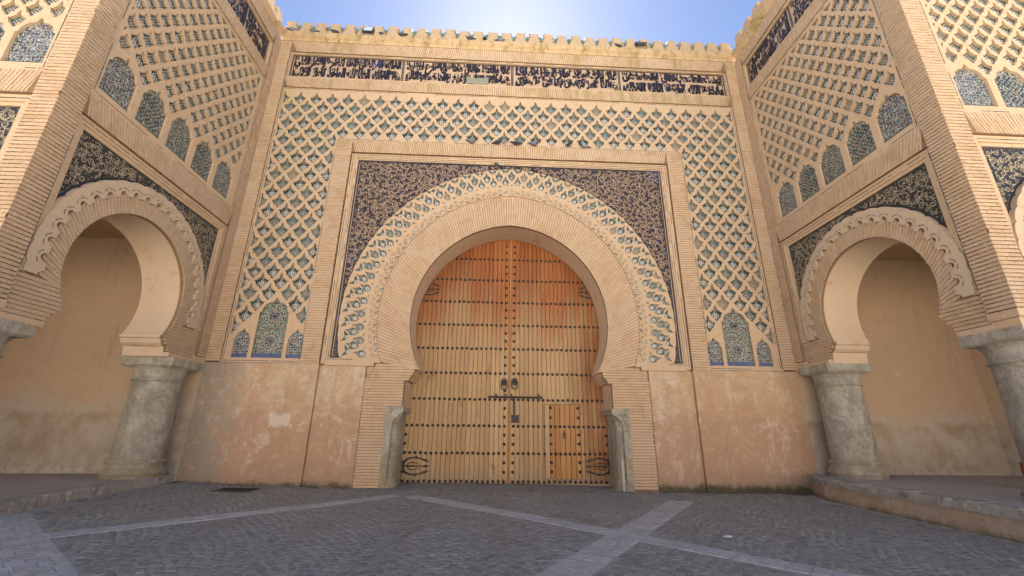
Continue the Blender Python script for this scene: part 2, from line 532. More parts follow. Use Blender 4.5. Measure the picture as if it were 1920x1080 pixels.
# ------------------------------------------------------------------ mesh helpers
def link(name, me, mat, parent=None, kind=None, mw=None):
    o = bpy.data.objects.new(name, me)
    COL.objects.link(o)
    if mat and not me.materials:
        me.materials.append(M[mat] if isinstance(mat, str) else mat)
    if mw is not None:
        o.matrix_world = mw
    if parent:
        o.parent = parent
        o.matrix_parent_inverse = Matrix.Translation(-WLOC.get(parent.name, Vector((0, 0, 0))))
    if kind:
        o['kind'] = kind
    return o


WLOC = {}


def thing(name, label, cat, loc, group=None):
    o = bpy.data.objects.new(name, None)
    COL.objects.link(o)
    o.location = loc
    o.empty_display_size = .2
    WLOC[o.name] = Vector(loc)
    tag(o, label, cat, group)
    return o


def tag(o, label, cat, group=None):
    o['label'], o['category'] = label, cat
    if group:
        o['group'] = group
    return o


class MB:
    def __init__(s):
        s.v, s.f, s.uv = [], [], []

    def add(s, vs, fs):
        k = len(s.v)
        s.v.extend(vs)
        s.f.extend([tuple(k + i for i in q) for q in fs])

    def mesh(s, name, smooth=False):
        me = bpy.data.meshes.new(name)
        me.from_pydata([tuple(v) for v in s.v], [], s.f)
        if smooth:
            me.polygons.foreach_set('use_smooth', [True] * len(me.polygons))
        if s.uv:
            lay = me.uv_layers.new(name='UVMap')
            li = np.zeros(len(me.loops), dtype=np.int32)
            me.loops.foreach_get('vertex_index', li)
            lay.data.foreach_set('uv', np.array(s.uv, dtype=np.float32)[li].ravel())
        me.update()
        return me

    def build(s, name, mat, parent=None, kind=None, smooth=False):
        return link(name, s.mesh(name, smooth), mat, parent, kind)


class F:
    """a facade: u along it, v up, d out of it"""
    def __init__(s, o, eu, ed):
        s.o, s.eu, s.ed, s.ev = Vector(o), Vector(eu), Vector(ed), Vector((0, 0, 1))
        s.flip = s.eu.cross(s.ev).dot(s.ed) < 0

    def p(s, u, v, d):
        return s.o + s.eu * u + s.ev * v + s.ed * d

    def mat(s, u, v, d):
        q = s.p(u, v, d)
        eu = -s.eu if s.flip else s.eu
        return Matrix(((eu.x, s.ev.x, s.ed.x, q.x), (eu.y, s.ev.y, s.ed.y, q.y), (eu.z, s.ev.z, s.ed.z, q.z), (0, 0, 0, 1)))


def fbox(b, f, u0, u1, v0, v1, d0, d1):
    if u1 - u0 < 1e-4 or v1 - v0 < 1e-4:
        return
    P = [f.p(u, v, d) for d in (d0, d1) for (u, v) in ((u0, v0), (u1, v0), (u1, v1), (u0, v1))]
    fs = [(4, 5, 6, 7), (3, 2, 1, 0), (0, 1, 5, 4), (1, 2, 6, 5), (2, 3, 7, 6), (3, 0, 4, 7)]
    b.add(P, [q[::-1] for q in fs] if f.flip else fs)


def box(b, x0, x1, y0, y1, z0, z1):
    P = [(x, y, z) for z in (z0, z1) for (x, y) in ((x0, y0), (x1, y0), (x1, y1), (x0, y1))]
    b.add(P, [(3, 2, 1, 0), (4, 5, 6, 7), (0, 1, 5, 4), (1, 2, 6, 5), (2, 3, 7, 6), (3, 0, 4, 7)])


def area(p):
    return .5 * sum(p[i][0] * p[(i + 1) % len(p)][1] - p[(i + 1) % len(p)][0] * p[i][1] for i in range(len(p)))


def relief(b, f, outers, holes, d1, d0, back=False):
    """slab with holes: front at d1, edges running back to d0"""
    vs, fc = [], []
    for poly in list(outers) + list(holes):
        q = list(poly) if area(poly) > 0 else list(poly)[::-1]
        k = len(vs)
        vs += [Vector((a, c)) for a, c in q]
        fc.append(list(range(k, k + len(q))))
    n = len(outers)
    V, E_, T, _, _, of = delaunay_2d_cdt(vs, [], fc, 0, 1e-5, True)
    keep = [tr for tr, o in zip(T, of) if any(i < n for i in o) and not any(i >= n for i in o)]
    k = len(b.v)
    b.v.extend([f.p(q[0], q[1], d1) for q in V])
    nv = len(V)
    b.v.extend([f.p(q[0], q[1], d0) for q in V])
    ed = {}
    for tr in keep:
        for i in range(3):
            a, c = tr[i], tr[(i + 1) % 3]
            ed[(a, c)] = True
    out = [tuple(tr) for tr in keep]
    for (a, c) in ed:
        if (c, a) not in ed:
            out.append((c, a, a + nv, c + nv))
    if back:
        out += [tuple(i + nv for i in tr[::-1]) for tr in keep]
    for q in out:
        b.f.append(tuple(k + i for i in (q[::-1] if f.flip else q)))


def clip(poly, a, b_, c):
    """keep a*x+b*y<=c"""
    out = []
    n = len(poly)
    for i in range(n):
        p, q = poly[i], poly[(i + 1) % n]
        dp, dq = a * p[0] + b_ * p[1] - c, a * q[0] + b_ * q[1] - c
        if dp <= 0:
            out.append(p)
        if (dp < 0 < dq) or (dq < 0 < dp):
            s = dp / (dp - dq)
            out.append((p[0] + s * (q[0] - p[0]), p[1] + s * (q[1] - p[1])))
    return out


def cliprect(poly, u0, u1, v0, v1):
    for a, b_, c in ((-1, 0, -u0), (1, 0, u1), (0, -1, -v0), (0, 1, v1)):
        poly = clip(poly, a, b_, c)
        if len(poly) < 3:
            return []
    return poly if abs(area(poly)) > .0012 else []


def ribbon(b, f, pts, w, d, closed=False):
    """flat stroke of varying width w(list) laid on the facade"""
    n = len(pts)
    L, Rr = [], []
    for i in range(n):
        a, c = pts[max(i - 1, 0)], pts[min(i + 1, n - 1)]
        tx, ty = c[0] - a[0], c[1] - a[1]
        l = math.hypot(tx, ty) or 1
        nx, ny = -ty / l, tx / l
        ww = (w[i] if isinstance(w, (list, tuple)) else w) * .5
        L.append(f.p(pts[i][0] + nx * ww, pts[i][1] + ny * ww, d))
        Rr.append(f.p(pts[i][0] - nx * ww, pts[i][1] - ny * ww, d))
    fs = [(i, i + 1, n + i + 1, n + i) for i in range(n - 1)]
    b.add(Rr + L, [q[::-1] for q in fs] if f.flip else fs)


# ------------------------------------------------------------------ bricks
PITCH, JOINT, BLEN, VJ = .083, .017, .272, .020


class Bricks:
    def __init__(s, f, dface, dmort):
        s.f, s.d1, s.d0 = f, dface, dmort
        s.rect, s.quads, s.perp = [], [], []

    def field(s, u0, u1, v0, v1, fu=None):
        """running bond; fu(v) may give (u0,u1) per course"""
        n = max(1, round((v1 - v0) / PITCH))
        ph = (v1 - v0) / n
        for k in range(n):
            va, vb = v0 + k * ph + JOINT / 2, v0 + (k + 1) * ph - JOINT / 2
            a, c = fu((va + vb) / 2) if fu else (u0, u1)
            x = a - (BLEN / 2 if k % 2 else 0) - random.uniform(0, .05)
            while x < c - .02:
                xa, xb = max(x, a), min(x + BLEN - VJ, c)
                if xb - xa > .03:
                    s.rect.append((xa, xb, va, vb))
                    if xb < c - .001:
                        s.perp.append([(xb, va - JOINT / 2), (min(xb + VJ, c), va - JOINT / 2), (min(xb + VJ, c), vb + JOINT / 2), (xb, vb + JOINT / 2)])
                x += BLEN

    def radial(s, lines, nlen):
        """lines: list of ((inner),(outer)) joint lines; soldier bricks between neighbours"""
        for k in range(len(lines) - 1):
            (a0, a1), (b0, b1) = lines[k], lines[k + 1]
            ln = math.hypot(a1[0] - a0[0], a1[1] - a0[1])
            m = max(1, round(ln / BLEN)) if nlen is None else nlen
            cuts = [0.0]
            x = 1 / m * (.5 if k % 2 else 1.0)
            while x < .999:
                cuts.append(x)
                x += 1 / m
            cuts.append(1.0)
            th = math.hypot((a0[0] + a1[0] - b0[0] - b1[0]) / 2, (a0[1] + a1[1] - b0[1] - b1[1]) / 2)
            g = min(.35, JOINT / 2 / max(th, .02))
            gl = VJ / 2 / max(ln, .05)
            for i in range(len(cuts) - 1):
                t0, t1 = cuts[i] + (gl if i else 0), cuts[i + 1] - (gl if i < len(cuts) - 2 else 0)

                def P(t, s_):
                    pa = (a0[0] + (a1[0] - a0[0]) * t, a0[1] + (a1[1] - a0[1]) * t)
                    pb = (b0[0] + (b1[0] - b0[0]) * t, b0[1] + (b1[1] - b0[1]) * t)
                    return (pa[0] + (pb[0] - pa[0]) * s_, pa[1] + (pb[1] - pa[1]) * s_)
                s.quads.append([P(t0, g), P(t0, 1 - g), P(t1, 1 - g), P(t1, g)])
                if i < len(cuts) - 2:
                    s.perp.append([P(t1, 0), P(t1, 1), P(t1 + 2 * gl, 1), P(t1 + 2 * gl, 0)])

    def flat_arch(s, u0, u1, v0, v1, cu, cv):
        vm = (v0 + v1) / 2
        n = round((u1 - u0) / PITCH)
        L = []
        for i in range(n + 1):
            u = u0 + (u1 - u0) * i / n
            k = (u - cu) / (vm - cv)
            a, c = cu + k * (v0 - cv), cu + k * (v1 - cv)
            L.append(((min(max(a, u0), u1), v0), (min(max(c, u0), u1), v1)))
        s.radial(L, None)

    def emit(s, parent, mat, mato, singles, near):
        f = s.f
        b = MB()
        rect = s.rect
        rect.sort(key=lambda q: (f.p((q[0] + q[1]) / 2, (q[2] + q[3]) / 2, 0) - near).length)
        for (xa, xb, va, vb) in rect[:singles]:
            j = random.uniform(-.003, .003)
            mw = f.mat((xa + xb) / 2, (va + vb) / 2, s.d0) @ Matrix.Diagonal((xb - xa, vb - va, s.d1 + j - s.d0, 1))
            link('brick', BRICKME[mato], None, parent, None, mw)
        for (xa, xb, va, vb) in rect[singles:]:
            s.quads.append([(xa, va), (xb, va), (xb, vb), (xa, vb)])
        for q in s.quads:
            q = [(p[0], p[1]) for p in q]
            ar = area(q)
            if abs(ar) < 2e-4:
                continue
            if ar < 0:
                q = q[::-1]
            d1 = s.d1 + random.uniform(-.005, .003)
            q = [(u + random.uniform(-.0035, .0035), v + random.uniform(-.0035, .0035)) for u, v in q]
            P = [f.p(u, v, s.d0) for u, v in q] + [f.p(u, v, d1) for u, v in q]
            fs = [(4, 5, 6, 7), (0, 1, 5, 4), (1, 2, 6, 5), (2, 3, 7, 6), (3, 0, 4, 7)]
            b.add(P, [x[::-1] for x in fs] if f.flip else fs)
        if b.f:
            b.build('brickwork', mat, parent, 'stuff')
        b = MB()
        for q in s.perp:
            if abs(area(q)) < 1e-4:
                continue
            if area(q) < 0:
                q = q[::-1]
            P = [f.p(u, v, s.d0) for u, v in q] + [f.p(u, v, s.d1 - .005) for u, v in q]
            fs = [(4, 5, 6, 7), (0, 1, 5, 4), (1, 2, 6, 5), (2, 3, 7, 6), (3, 0, 4, 7)]
            b.add(P, [x[::-1] for x in fs] if f.flip else fs)
        if b.f:
            b.build('pointing', mat, parent, 'stuff')


def unit_brick(mat):
    b = MB()
    e = .02
    P = [(-.5, -.5, 0), (.5, -.5, 0), (.5, .5, 0), (-.5, .5, 0)]
    P += [(x, y, .85) for x, y, _ in P[:4]]
    P += [(x * (1 - e), y * (1 - 4 * e), 1) for x, y, _ in P[:4]]
    b.add(P, [(8, 9, 10, 11), (0, 1, 5, 4), (1, 2, 6, 5), (2, 3, 7, 6), (3, 0, 4, 7), (4, 5, 9, 8), (5, 6, 10, 9), (6, 7, 11, 10), (7, 4, 8, 11)])
    me = b.mesh('brick')
    me.materials.append(M[mat])
    return me


BRICKME = {'brick_o': unit_brick('brick_o'), 'tbrick_o': unit_brick('tbrick_o')}

# ------------------------------------------------------------------ arch curves
class Arc:
    """pointed horseshoe: half width w at height zc, crown at zt, foot at zf, axis at u=cu"""
    def __init__(s, cu, zc, w, zt, zf):
        h = zt - zc
        s.e = max(0.0, (h * h - w * w) / (2 * w))
        s.R = w + s.e
        s.cu, s.zc, s.zf, s.w = cu, zc, zf, w
        s.a0 = math.acos(s.e / s.R)
        s.a1 = math.asin(max(-1, (zf - zc) / s.R))

    def pt(s, t, side=1):
        """t=0 crown .. 1 foot"""
        a = s.a0 + (s.a1 - s.a0) * t
        return (s.cu + side * (-s.e + s.R * math.cos(a)), s.zc + s.R * math.sin(a))

    def path(s, n=40):
        """left foot over crown to right foot"""
        L = [s.pt(1 - i / n, -1) for i in range(n)]
        return L + [s.pt(i / n, 1) for i in range(n + 1)]

    def outside(s, u, v):
        """signed distance, positive outside the ring"""
        x = abs(u - s.cu)
        return math.hypot(x + s.e, v - s.zc) - s.R


def ray_hit(arc, cu, cv, ang):
    """distance from (cu,cv) along ang to the arc curve"""
    lo, hi = 0.0, 14.0
    for _ in range(40):
        m = (lo + hi) / 2
        if arc.outside(cu + m * math.cos(ang), cv + m * math.sin(ang)) > 0:
            hi = m
        else:
            lo = m
    return lo


def ring_bricks(B, ain, aout, cv, amin):
    half = [amin]
    while half[-1] < math.pi / 2:
        a = half[-1]
        half.append(a + PITCH / ((ray_hit(ain, ain.cu, cv, a) + ray_hit(aout, ain.cu, cv, a)) / 2))
    k = (math.pi / 2 - amin) / (half[-1] - amin)
    half = [amin + (a - amin) * k for a in half]
    L = []
    for a in half + [math.pi - a for a in half[-2::-1]]:
        r0, r1 = ray_hit(ain, ain.cu, cv, a), ray_hit(aout, ain.cu, cv, a)
        ca, sa = math.cos(a), math.sin(a)
        L.append(((ain.cu + r0 * ca, cv + r0 * sa), (ain.cu + r1 * ca, cv + r1 * sa)))
    B.radial(L, None)


# ------------------------------------------------------------------ ornament shapes
HOLE = [(0, .235), (.026, .19), (.040, .14), (.044, .10), (.080, .098), (.080, .072), (.115, .066), (.120, .040), (.185, .050),
        (.165, .010), (.140, -.040), (.122, -.090), (.088, -.094), (.080, -.125), (.042, -.132), (.036, -.185)]
HOLE = [(x * 1.25, y * 1.30) for x, y in HOLE]
HOLE = HOLE + [(-x, y) for x, y in HOLE[::-1] if x > 0]
LEAF = [(0, .24), (.03, .17), (.05, .09), (.075, .10), (.08, .055), (.13, .06), (.115, .0), (.13, -.03), (.10, -.07), (.095, -.12),
        (.05, -.15), (.03, -.19)]
LEAF = LEAF + [(-x, y) for x, y in LEAF[::-1] if x > 0]
LEAF2 = [(0, .22), (.03, .14), (.055, .05), (.095, .045), (.085, .0), (.115, -.02), (.10, -.08), (.06, -.14), (.0, -.17)]
LEAF2 = LEAF2 + [(-x, y) for x, y in LEAF2[::-1] if x > 0]
BFLY = [(0, .02), (.05, .06), (.13, .10), (.15, .09), (.12, .02), (.09, -.03), (.05, -.07), (.02, -.10)]
BFLY = BFLY + [(-x, y) for x, y in BFLY[::-1] if x > 0]
CIRC = [(math.cos(i * math.pi / 5), math.sin(i * math.pi / 5)) for i in range(10)]


def niche(cu, w, v0, vs, va):
    """polylobed arched niche: half shape mirrored"""
    h = w / 2
    H = [(h, v0), (h, vs), (h * .86, vs + .02), (h * .84, vs + .06), (h * .80, vs + (va - vs) * .30), (h * .66, vs + (va - vs) * .50),
         (h * .46, vs + (va - vs) * .62), (h * .24, vs + (va - vs) * .66), (h * .17, vs + (va - vs) * .72), (h * .12, vs + (va - vs) * .85), (0, va)]
    return [(cu + x, y) for x, y in H] + [(cu - x, y) for x, y in H[-2::-1]]


def inset_mesh(shape, s, mat):
    b = MB()
    b.add([(x * s, y * s, 0) for x, y in shape], [tuple(range(len(shape)))[::-1]])
    b.uv = [(x, y) for x, y in shape]
    me = b.mesh('tile_inset')
    me.materials.append(M[mat])
    return me


def scrolls(b, f, sd, u0, u1, v0, v1, d, rmin, rmax, tries, leafy=True):
    """spiral tendrils and small leaves packed into the region sd(u,v)>0"""
    cell = rmax * 2
    grid = {}
    out = []

    def free(u, v, r):
        i, j = int(u / cell), int(v / cell)
        for a in (-1, 0, 1):
            for c in (-1, 0, 1):
                for (x, y, q) in grid.get((i + a, j + c), ()):
                    if (x - u) ** 2 + (y - v) ** 2 < (q + r + .006) ** 2:
                        return False
        return True
    for k in range(tries):
        fr = k / tries
        u, v = random.uniform(u0, u1), random.uniform(v0, v1)
        s = sd(u, v) - .012
        r = min(rmax * (1 - .75 * fr) if fr > .25 else rmax * random.uniform(.6, 1), s)
        if r < rmin or not free(u, v, r):
            continue
        grid.setdefault((int(u / cell), int(v / cell)), []).append((u, v, r))
        out.append((u, v, r))
    for (u, v, r) in out:
        ph, sg = random.uniform(0, 6.28), random.choice((-1, 1))
        if r > rmax * .48:
            n = 17
            T = random.uniform(1.25, 1.6)
            w0 = min(.027, r * .22)
            pts, ws = [], []
            for i in range(n):
                q = i / (n - 1)
                a = ph + sg * q * T * 6.283
                rr = r * (1 - .16 * w0 / r) * (1 - .80 * q ** .85)
                pts.append((u + rr * math.cos(a), v + rr * math.sin(a)))
                ws.append(w0 * (.45 + .75 * math.sin(min(1, q * 1.15) * math.pi * .85 + .25)))
            ribbon(b, f, pts, ws, d + random.uniform(-.001, .001))
            if leafy:
                a = ph - sg * .35
                pts = [(u + r * (.95 + .25 * i) * math.cos(a + sg * .28 * i), v + r * (.95 + .25 * i) * math.sin(a + sg * .28 * i)) for i in range(4)]
                if all(sd(*p) > .01 for p in pts):
                    ribbon(b, f, pts, [.008, .030, .026, .006], d + .002)
                for q in range(2):
                    a = ph + q * 2.6 + random.uniform(-.5, .5)
                    sg2 = random.choice((-1, 1))
                    l = random.uniform(.28, .5)
                    pts = [(u + r * (.80 + l * i) * math.cos(a + sg2 * .30 * i), v + r * (.80 + l * i) * math.sin(a + sg2 * .30 * i)) for i in range(4)]
                    if all(sd(*p) > .01 for p in pts):
                        ribbon(b, f, pts, [.008, .022, .020, .005], d + .003 + q * .0006)
        else:
            n = 6
            w0 = r * random.uniform(.35, .65)
            pts = [(u + r * (2 * i / (n - 1) - 1) * math.cos(ph) - .35 * r * math.sin(i / (n - 1) * 3.14) * math.sin(ph) * sg,
                    v + r * (2 * i / (n - 1) - 1) * math.sin(ph) + .35 * r * math.sin(i / (n - 1) * 3.14) * math.cos(ph) * sg) for i in range(n)]
            ribbon(b, f, pts, [w0 * x for x in (.12, .7, 1, .9, .5, .08)], d + random.uniform(-.001, .001))


AR = {}
for ch, cp in (('ا', 0xFE8D), ('ب', 0xFE8F), ('ة', 0xFE93), ('ت', 0xFE95), ('ث', 0xFE99), ('ج', 0xFE9D), ('ح', 0xFEA1), ('خ', 0xFEA5),
               ('د', 0xFEA9), ('ذ', 0xFEAB), ('ر', 0xFEAD), ('ز', 0xFEAF), ('س', 0xFEB1), ('ش', 0xFEB5), ('ص', 0xFEB9), ('ض', 0xFEBD),
               ('ط', 0xFEC1), ('ظ', 0xFEC5), ('ع', 0xFEC9), ('غ', 0xFECD), ('ف', 0xFED1), ('ق', 0xFED5), ('ك', 0xFED9), ('ل', 0xFEDD),
               ('م', 0xFEE1), ('ن', 0xFEE5), ('ه', 0xFEE9), ('و', 0xFEED), ('ى', 0xFEEF), ('ي', 0xFEF1)):
    AR[ch] = cp
NOJOIN = set('اةدذرزوى')


def shape_ar(s):
    out = []
    for i, ch in enumerate(s):
        if ch not in AR:
            out.append(ch)
            continue
        prev = i > 0 and s[i - 1] in AR and s[i - 1] not in NOJOIN
        nxt = i < len(s) - 1 and s[i + 1] in AR and ch not in NOJOIN
        out.append(chr(AR[ch] + (3 if prev and nxt else 1 if prev else 2 if nxt else 0)))
    return ''.join(out[::-1])


def text_verts(txt):
    cu = bpy.data.curves.new('tmp', 'FONT')
    cu.body = shape_ar(txt)
    cu.resolution_u = 2
    cu.offset = .068
    o = bpy.data.objects.new('tmp', cu)
    COL.objects.link(o)
    bpy.context.view_layer.update()
    me = bpy.data.meshes.new_from_object(o.evaluated_get(bpy.context.evaluated_depsgraph_get()))
    V = [(v.co.x, v.co.y) for v in me.vertices]
    Fc = [tuple(p.vertices) for p in me.polygons]
    bpy.data.objects.remove(o)
    bpy.data.meshes.remove(me)
    return V, Fc


def inscription(f, u0, u1, v0, v1, d, rows, parent, ncart, base, ink, patch=None):
    """tile panel with two lines of script in cartouches; rows[c]=(upper,lower) in viewer's left-to-right order"""
    pb = MB()
    fbox(pb, f, u0, u1, v0, v1, d - .08, d)
    panel = pb.build('inscription_panel', base, parent)
    b = MB()
    W = .035

    def bar(a0, a1, c0, c1, dd=.008):
        P = [f.p(a0, c0, d + dd), f.p(a1, c0, d + dd), f.p(a1, c1, d + dd), f.p(a0, c1, d + dd)]
        b.add(P, [(3, 2, 1, 0) if f.flip else (0, 1, 2, 3)])
    bar(u0, u1, v1 - W, v1)
    bar(u0, u1, v0, v0 + W)
    for a in (u0, u0 + .07):
        bar(a, a + W, v0 + W, v1 - W, .007)
    for a in (u1, u1 - .07):
        bar(a - W, a, v0 + W, v1 - W, .007)
    cw = (u1 - u0) / ncart
    h = v1 - v0
    for c in range(ncart):
        cc = ncart - 1 - c if f.flip else c
        a0, a1 = u0 + c * cw + .075, u0 + (c + 1) * cw - .075
        for a in ((a0 - .13, a0 - .05), (a1 + .015, a1 + .05)):
            if c and a[0] < a0:
                bar(a[0] + .045, a[0] + .08, v0 + W, v1 - W, .006)
            if c < ncart - 1 and a[0] > a1:
                bar(a[0], a[0] + .035, v0 + W, v1 - W, .006)
        for kk in (0, 1):                       # corner knots
            for ss in (0, 1):
                ku = (a0 + .09) if ss == 0 else (a1 - .09)
                kv = (v0 + .13) if kk == 0 else (v1 - .13)
                for q in (-.045, .03):
                    bar(ku + q - .008, ku + q + .02, kv - .085, kv + .085, .010)
                    bar(ku - .085, ku + .085, kv + q - .008, kv + q + .02, .0115)
        for r, txt in enumerate(rows[cc % len(rows)]):
            V, Fc = text_verts(txt)
            xs = [q[0] for q in V]
            ys = [q[1] for q in V]
            sx = (a1 - a0 - .06) / (max(xs) - min(xs))
            ys = [float(np.percentile(ys, 4)), float(np.percentile(ys, 97))]
            sy = (h * .5 - .07) / (ys[1] - ys[0])
            vb = v0 + .045 if r == 1 else v0 + h * .5 + .015
            P = []
            for (x, y) in V:
                uu = (x - min(xs)) * sx
                uu = a1 - .03 - uu if f.flip else a0 + .03 + uu
                P.append(f.p(uu, min(max(vb + (y - ys[0]) * sy, v0 + .04), v1 - .04), d + .013 + .002 * r))
            b.add(P, Fc)
            for k in range(int((a1 - a0) * 17)):      # tall hastae and filler hooks between the letters
                uu = random.uniform(a0 + .2, a1 - .2)
                hh = h * .5 * random.uniform(.30, .75)
                vt = vb + h * .5 - .06
                if random.random() < .35:
                    wd = random.uniform(.03, .065)
                    ribbon(b, f, [(uu, vt - hh), (uu, vt - hh * .5), (uu + random.uniform(-.02, .02), vt)], [wd * .7, wd, wd * 1.1], d + .0165 + k * 2e-5)
                else:
                    dv = random.choice((0, 0, .08, .16, .24))
                    rr, sg, ph = random.uniform(.05, .085), random.choice((-1, 1)), random.uniform(0, 6.28)
                    pts = [(uu + rr * (1 - q * .1) * math.cos(ph + sg * q * .8), vt - rr - dv + rr * (1 - q * .1) * math.sin(ph + sg * q * .8)) for q in range(9)]
                    ribbon(b, f, pts, [.012, .030, .040, .044, .042, .036, .03, .022, .01], d + .0175 + k * 2e-5)
    b.build('script', ink, panel, 'stuff')
    if patch:
        q = MB()
        a0, a1, c0, c1 = patch
        top = [(a1 + (a0 - a1) * i / 9, c1 - random.uniform(0, .12)) for i in range(10)]
        relief(q, f, [[(a0, c0), (a1, c0)] + top], [], d + .024, d)
        q.build('repair_patch', 'turq', panel)
    return panel


def dashes(b, f, u0, u1, v0, v1, d, horizontal, w=.02):
    a, e = (u0, u1) if horizontal else (v0, v1)
    x = a
    while x < e:
        l = random.uniform(.12, .5)
        y = min(x + l, e)
        if random.random() < .86:
            q = (x, y, v0, v0 + w) if horizontal else (u0, u0 + w, x, y)
            P = [f.p(q[0], q[2], d), f.p(q[1], q[2], d), f.p(q[1], q[3], d), f.p(q[0], q[3], d)]
            b.add(P, [(3, 2, 1, 0) if f.flip else (0, 1, 2, 3)])
        x = y + random.uniform(.008, .05)


# ================================================================== THE GROUND
def gz(x):
    return float(np.interp(x, [-20, -9.5, -7, -3.8, 0, 4.2, 8, 20], [.26, .2, .08, .01, 0, -.06, -.07, -.08]))


b = MB()
xs = [-600, -100, -20] + [-15 + i for i in range(31)] + [20, 100, 600]
ys = [-900, -100, -14.6, -8, 0, 2, 12, 300]
for y in ys:
    for x in xs:
        b.v.append((x, y, gz(x)))
nx = len(xs)
for j in range(len(ys) - 1):
    for i in range(nx - 1):
        k = j * nx + i
        b.f.append((k, k + 1, k + nx + 1, k + nx))
ground = b.build('ground', 'joint')
ground['kind'] = 'structure'

b = MB()
for i in range(nx):
    for y in (-900, -14.4):
        b.v.append((xs[i], y, gz(xs[i]) + .03))
for i in range(nx - 1):
    b.f.append((2 * i, 2 * i + 2, 2 * i + 3, 2 * i + 1))
plaza = b.build('plaza', 'plaza')
plaza['kind'] = 'structure'

# unseen wall added across the square to bounce sunlight onto the gate
b = MB()
for i in range(34):
    x = -85 + i * 5.0
    box(b, x, x + 5.0, -58.0 - (.6 if i % 4 == 0 else 0), -54.0 + (.8 if i % 4 == 0 else 0), -.3, 11.0 + (1.2 if i % 4 == 0 else 0))
    for k in range(4):
        box(b, x + .2 + k * 1.25, x + .95 + k * 1.25, -54.9, -54.1, 11.0, 11.9)
bouncewall = b.build('bounce_wall', 'bouncewall')
bouncewall['kind'] = 'structure'

BANDS = [((-2.45, -1.35), (4.3, -7.9), .21), ((4.25, -1.55), (.1, -7.75), .26), ((-2.85, -1.3), (-6.9, -6.0), .20), ((-8.6, -4.75), (-4.9, -7.9), .33)]


def in_band(x, y, pad=0.0):
    for (a, c, w) in BANDS:
        dx, dy = c[0] - a[0], c[1] - a[1]
        l = math.hypot(dx, dy)
        s = ((x - a[0]) * dx + (y - a[1]) * dy) / l
        n = abs((x - a[0]) * -dy + (y - a[1]) * dx) / l
        if n < w + pad and -.1 < s < l + 2.5:
            return True
    return False


# bands: rows of small flat blocks
b = MB()
for (a, c, w) in BANDS:
    dx, dy = c[0] - a[0], c[1] - a[1]
    l = math.hypot(dx, dy)
    ex, ey = dx / l, dy / l
    s = 0
    while s < l + 2.2:
        ln = random.uniform(.16, .34)
        n0 = -w
        while n0 < w - .02:
            n1 = min(n0 + random.uniform(.13, .22), w)
            q = [(a[0] + ex * t_ - ey * n_, a[1] + ey * t_ + ex * n_) for t_, n_ in ((s + .004, n0 + .004), (s + ln - .004, n0 + .004), (s + ln - .004, n1 - .004), (s + .004, n1 - .004))]
            h = random.uniform(.009, .013)
            if -8.6 < q[0][0] < 7.9:
                P = [(x, y, gz(x) + .001) for x, y in q] + [(x, y, gz(x) + h) for x, y in q]
                b.add(P, [(4, 5, 6, 7), (0, 1, 5, 4), (1, 2, 6, 5), (2, 3, 7, 6), (3, 0, 4, 7)])
            n0 = n1
        s += ln
b.build('paving_band', 'band', ground, 'stuff')


def sett_poly(b, x, y, ang, l, w, h):
    ca, sa = math.cos(ang), math.sin(ang)
    base = [(-l, -w), (l, -w), (l, w), (-l, w)]
    j = [(random.uniform(-.009, .009), random.uniform(-.009, .009)) for _ in range(4)]
    P = []
    for k, (sc, z) in enumerate(((1.0, 0.0), (1.0, h * .6), (.84, h))):
        for i, (p, q) in enumerate(base):
            p, q = p * sc + j[i][0], q * sc + j[i][1]
            X, Y = x + p * ca - q * sa, y + p * sa + q * ca
            P.append((X, Y, gz(X) + z))
    b.add(P, [(8, 9, 10, 11)] + [(i, (i + 1) % 4, 4 + (i + 1) % 4, 4 + i) for i in range(4)] + [(4 + i, 4 + (i + 1) % 4, 8 + (i + 1) % 4, 8 + i) for i in range(4)])


setts = []
FW = 1.5
for cidx in range(-7, 8):
    cx = cidx * FW + .4
    for k in range(-10, 105):
        Rr = FW * .62
        na = 13
        for i in range(na):
            s = (i + .5 + (.5 if k % 2 else 0)) / na * 2 - 1
            a = s * R(62)
            x, y = cx + Rr * math.sin(a) * 1.03 * (FW / 2) / (Rr * math.sin(R(62))), -11 + k * .118 + Rr * math.cos(a) * 1.0
            x += random.uniform(-.020, .020)
            y += random.uniform(-.020, .020)
            if not (-10.9 < y < -.12) or not (-8.75 < x < 7.85) or in_band(x, y, .05):
                continue
            if x < -8.3 and y < -3.5:
                continue
            setts.append((x, y, -a * .9 + random.uniform(-.12, .12), random.uniform(.036, .060), random.uniform(.034, .052), random.uniform(.007, .013)))
# a straight strip of setts across the threshold
for i in range(54):
    for k in range(9):
        x = -3.2 + i * .12
        y = .1 + k * .14
        setts.append((x + (.06 if k % 2 else 0), y, 0, .052, .06, random.uniform(.007, .012)))
vis = [q for q in setts if q[1] > -7.6]
vis.sort(key=lambda q: (Vector((q[0], q[1], 0)) - CAMP).length)
one = set(id(q) for q in vis[:300])
b = MB()
for q in setts:
    if id(q) in one:
        c_ = MB()
        sett_poly(c_, *q)
        c_.build('sett', 'sett_o', ground)
    else:
        sett_poly(b, *q)
b.build('setts', 'sett', ground, 'stuff')

# ================================================================== THE GATE
FM = F((0, 0, 0), (1, 0, 0), (0, -1, 0))
gate = thing('city_gate', 'monumental gate wall with a great horseshoe arch, mosaic lattice and studded cedar doors', 'city gate', (0, 0, 0))
W0 = 9.02
OPEN = Arc(0, 4.9, 3.15, 8.25, 3.41)
RING = Arc(0, 4.93, 4.17, 9.38, 3.46)
ZEL = Arc(0, 4.9, 5.31, 10.45, 3.62)


def mirror(H):
    """right-hand half profile (bottom to top order reversed) to a full polygon edge list"""
    return [(-x, y) for x, y in H]


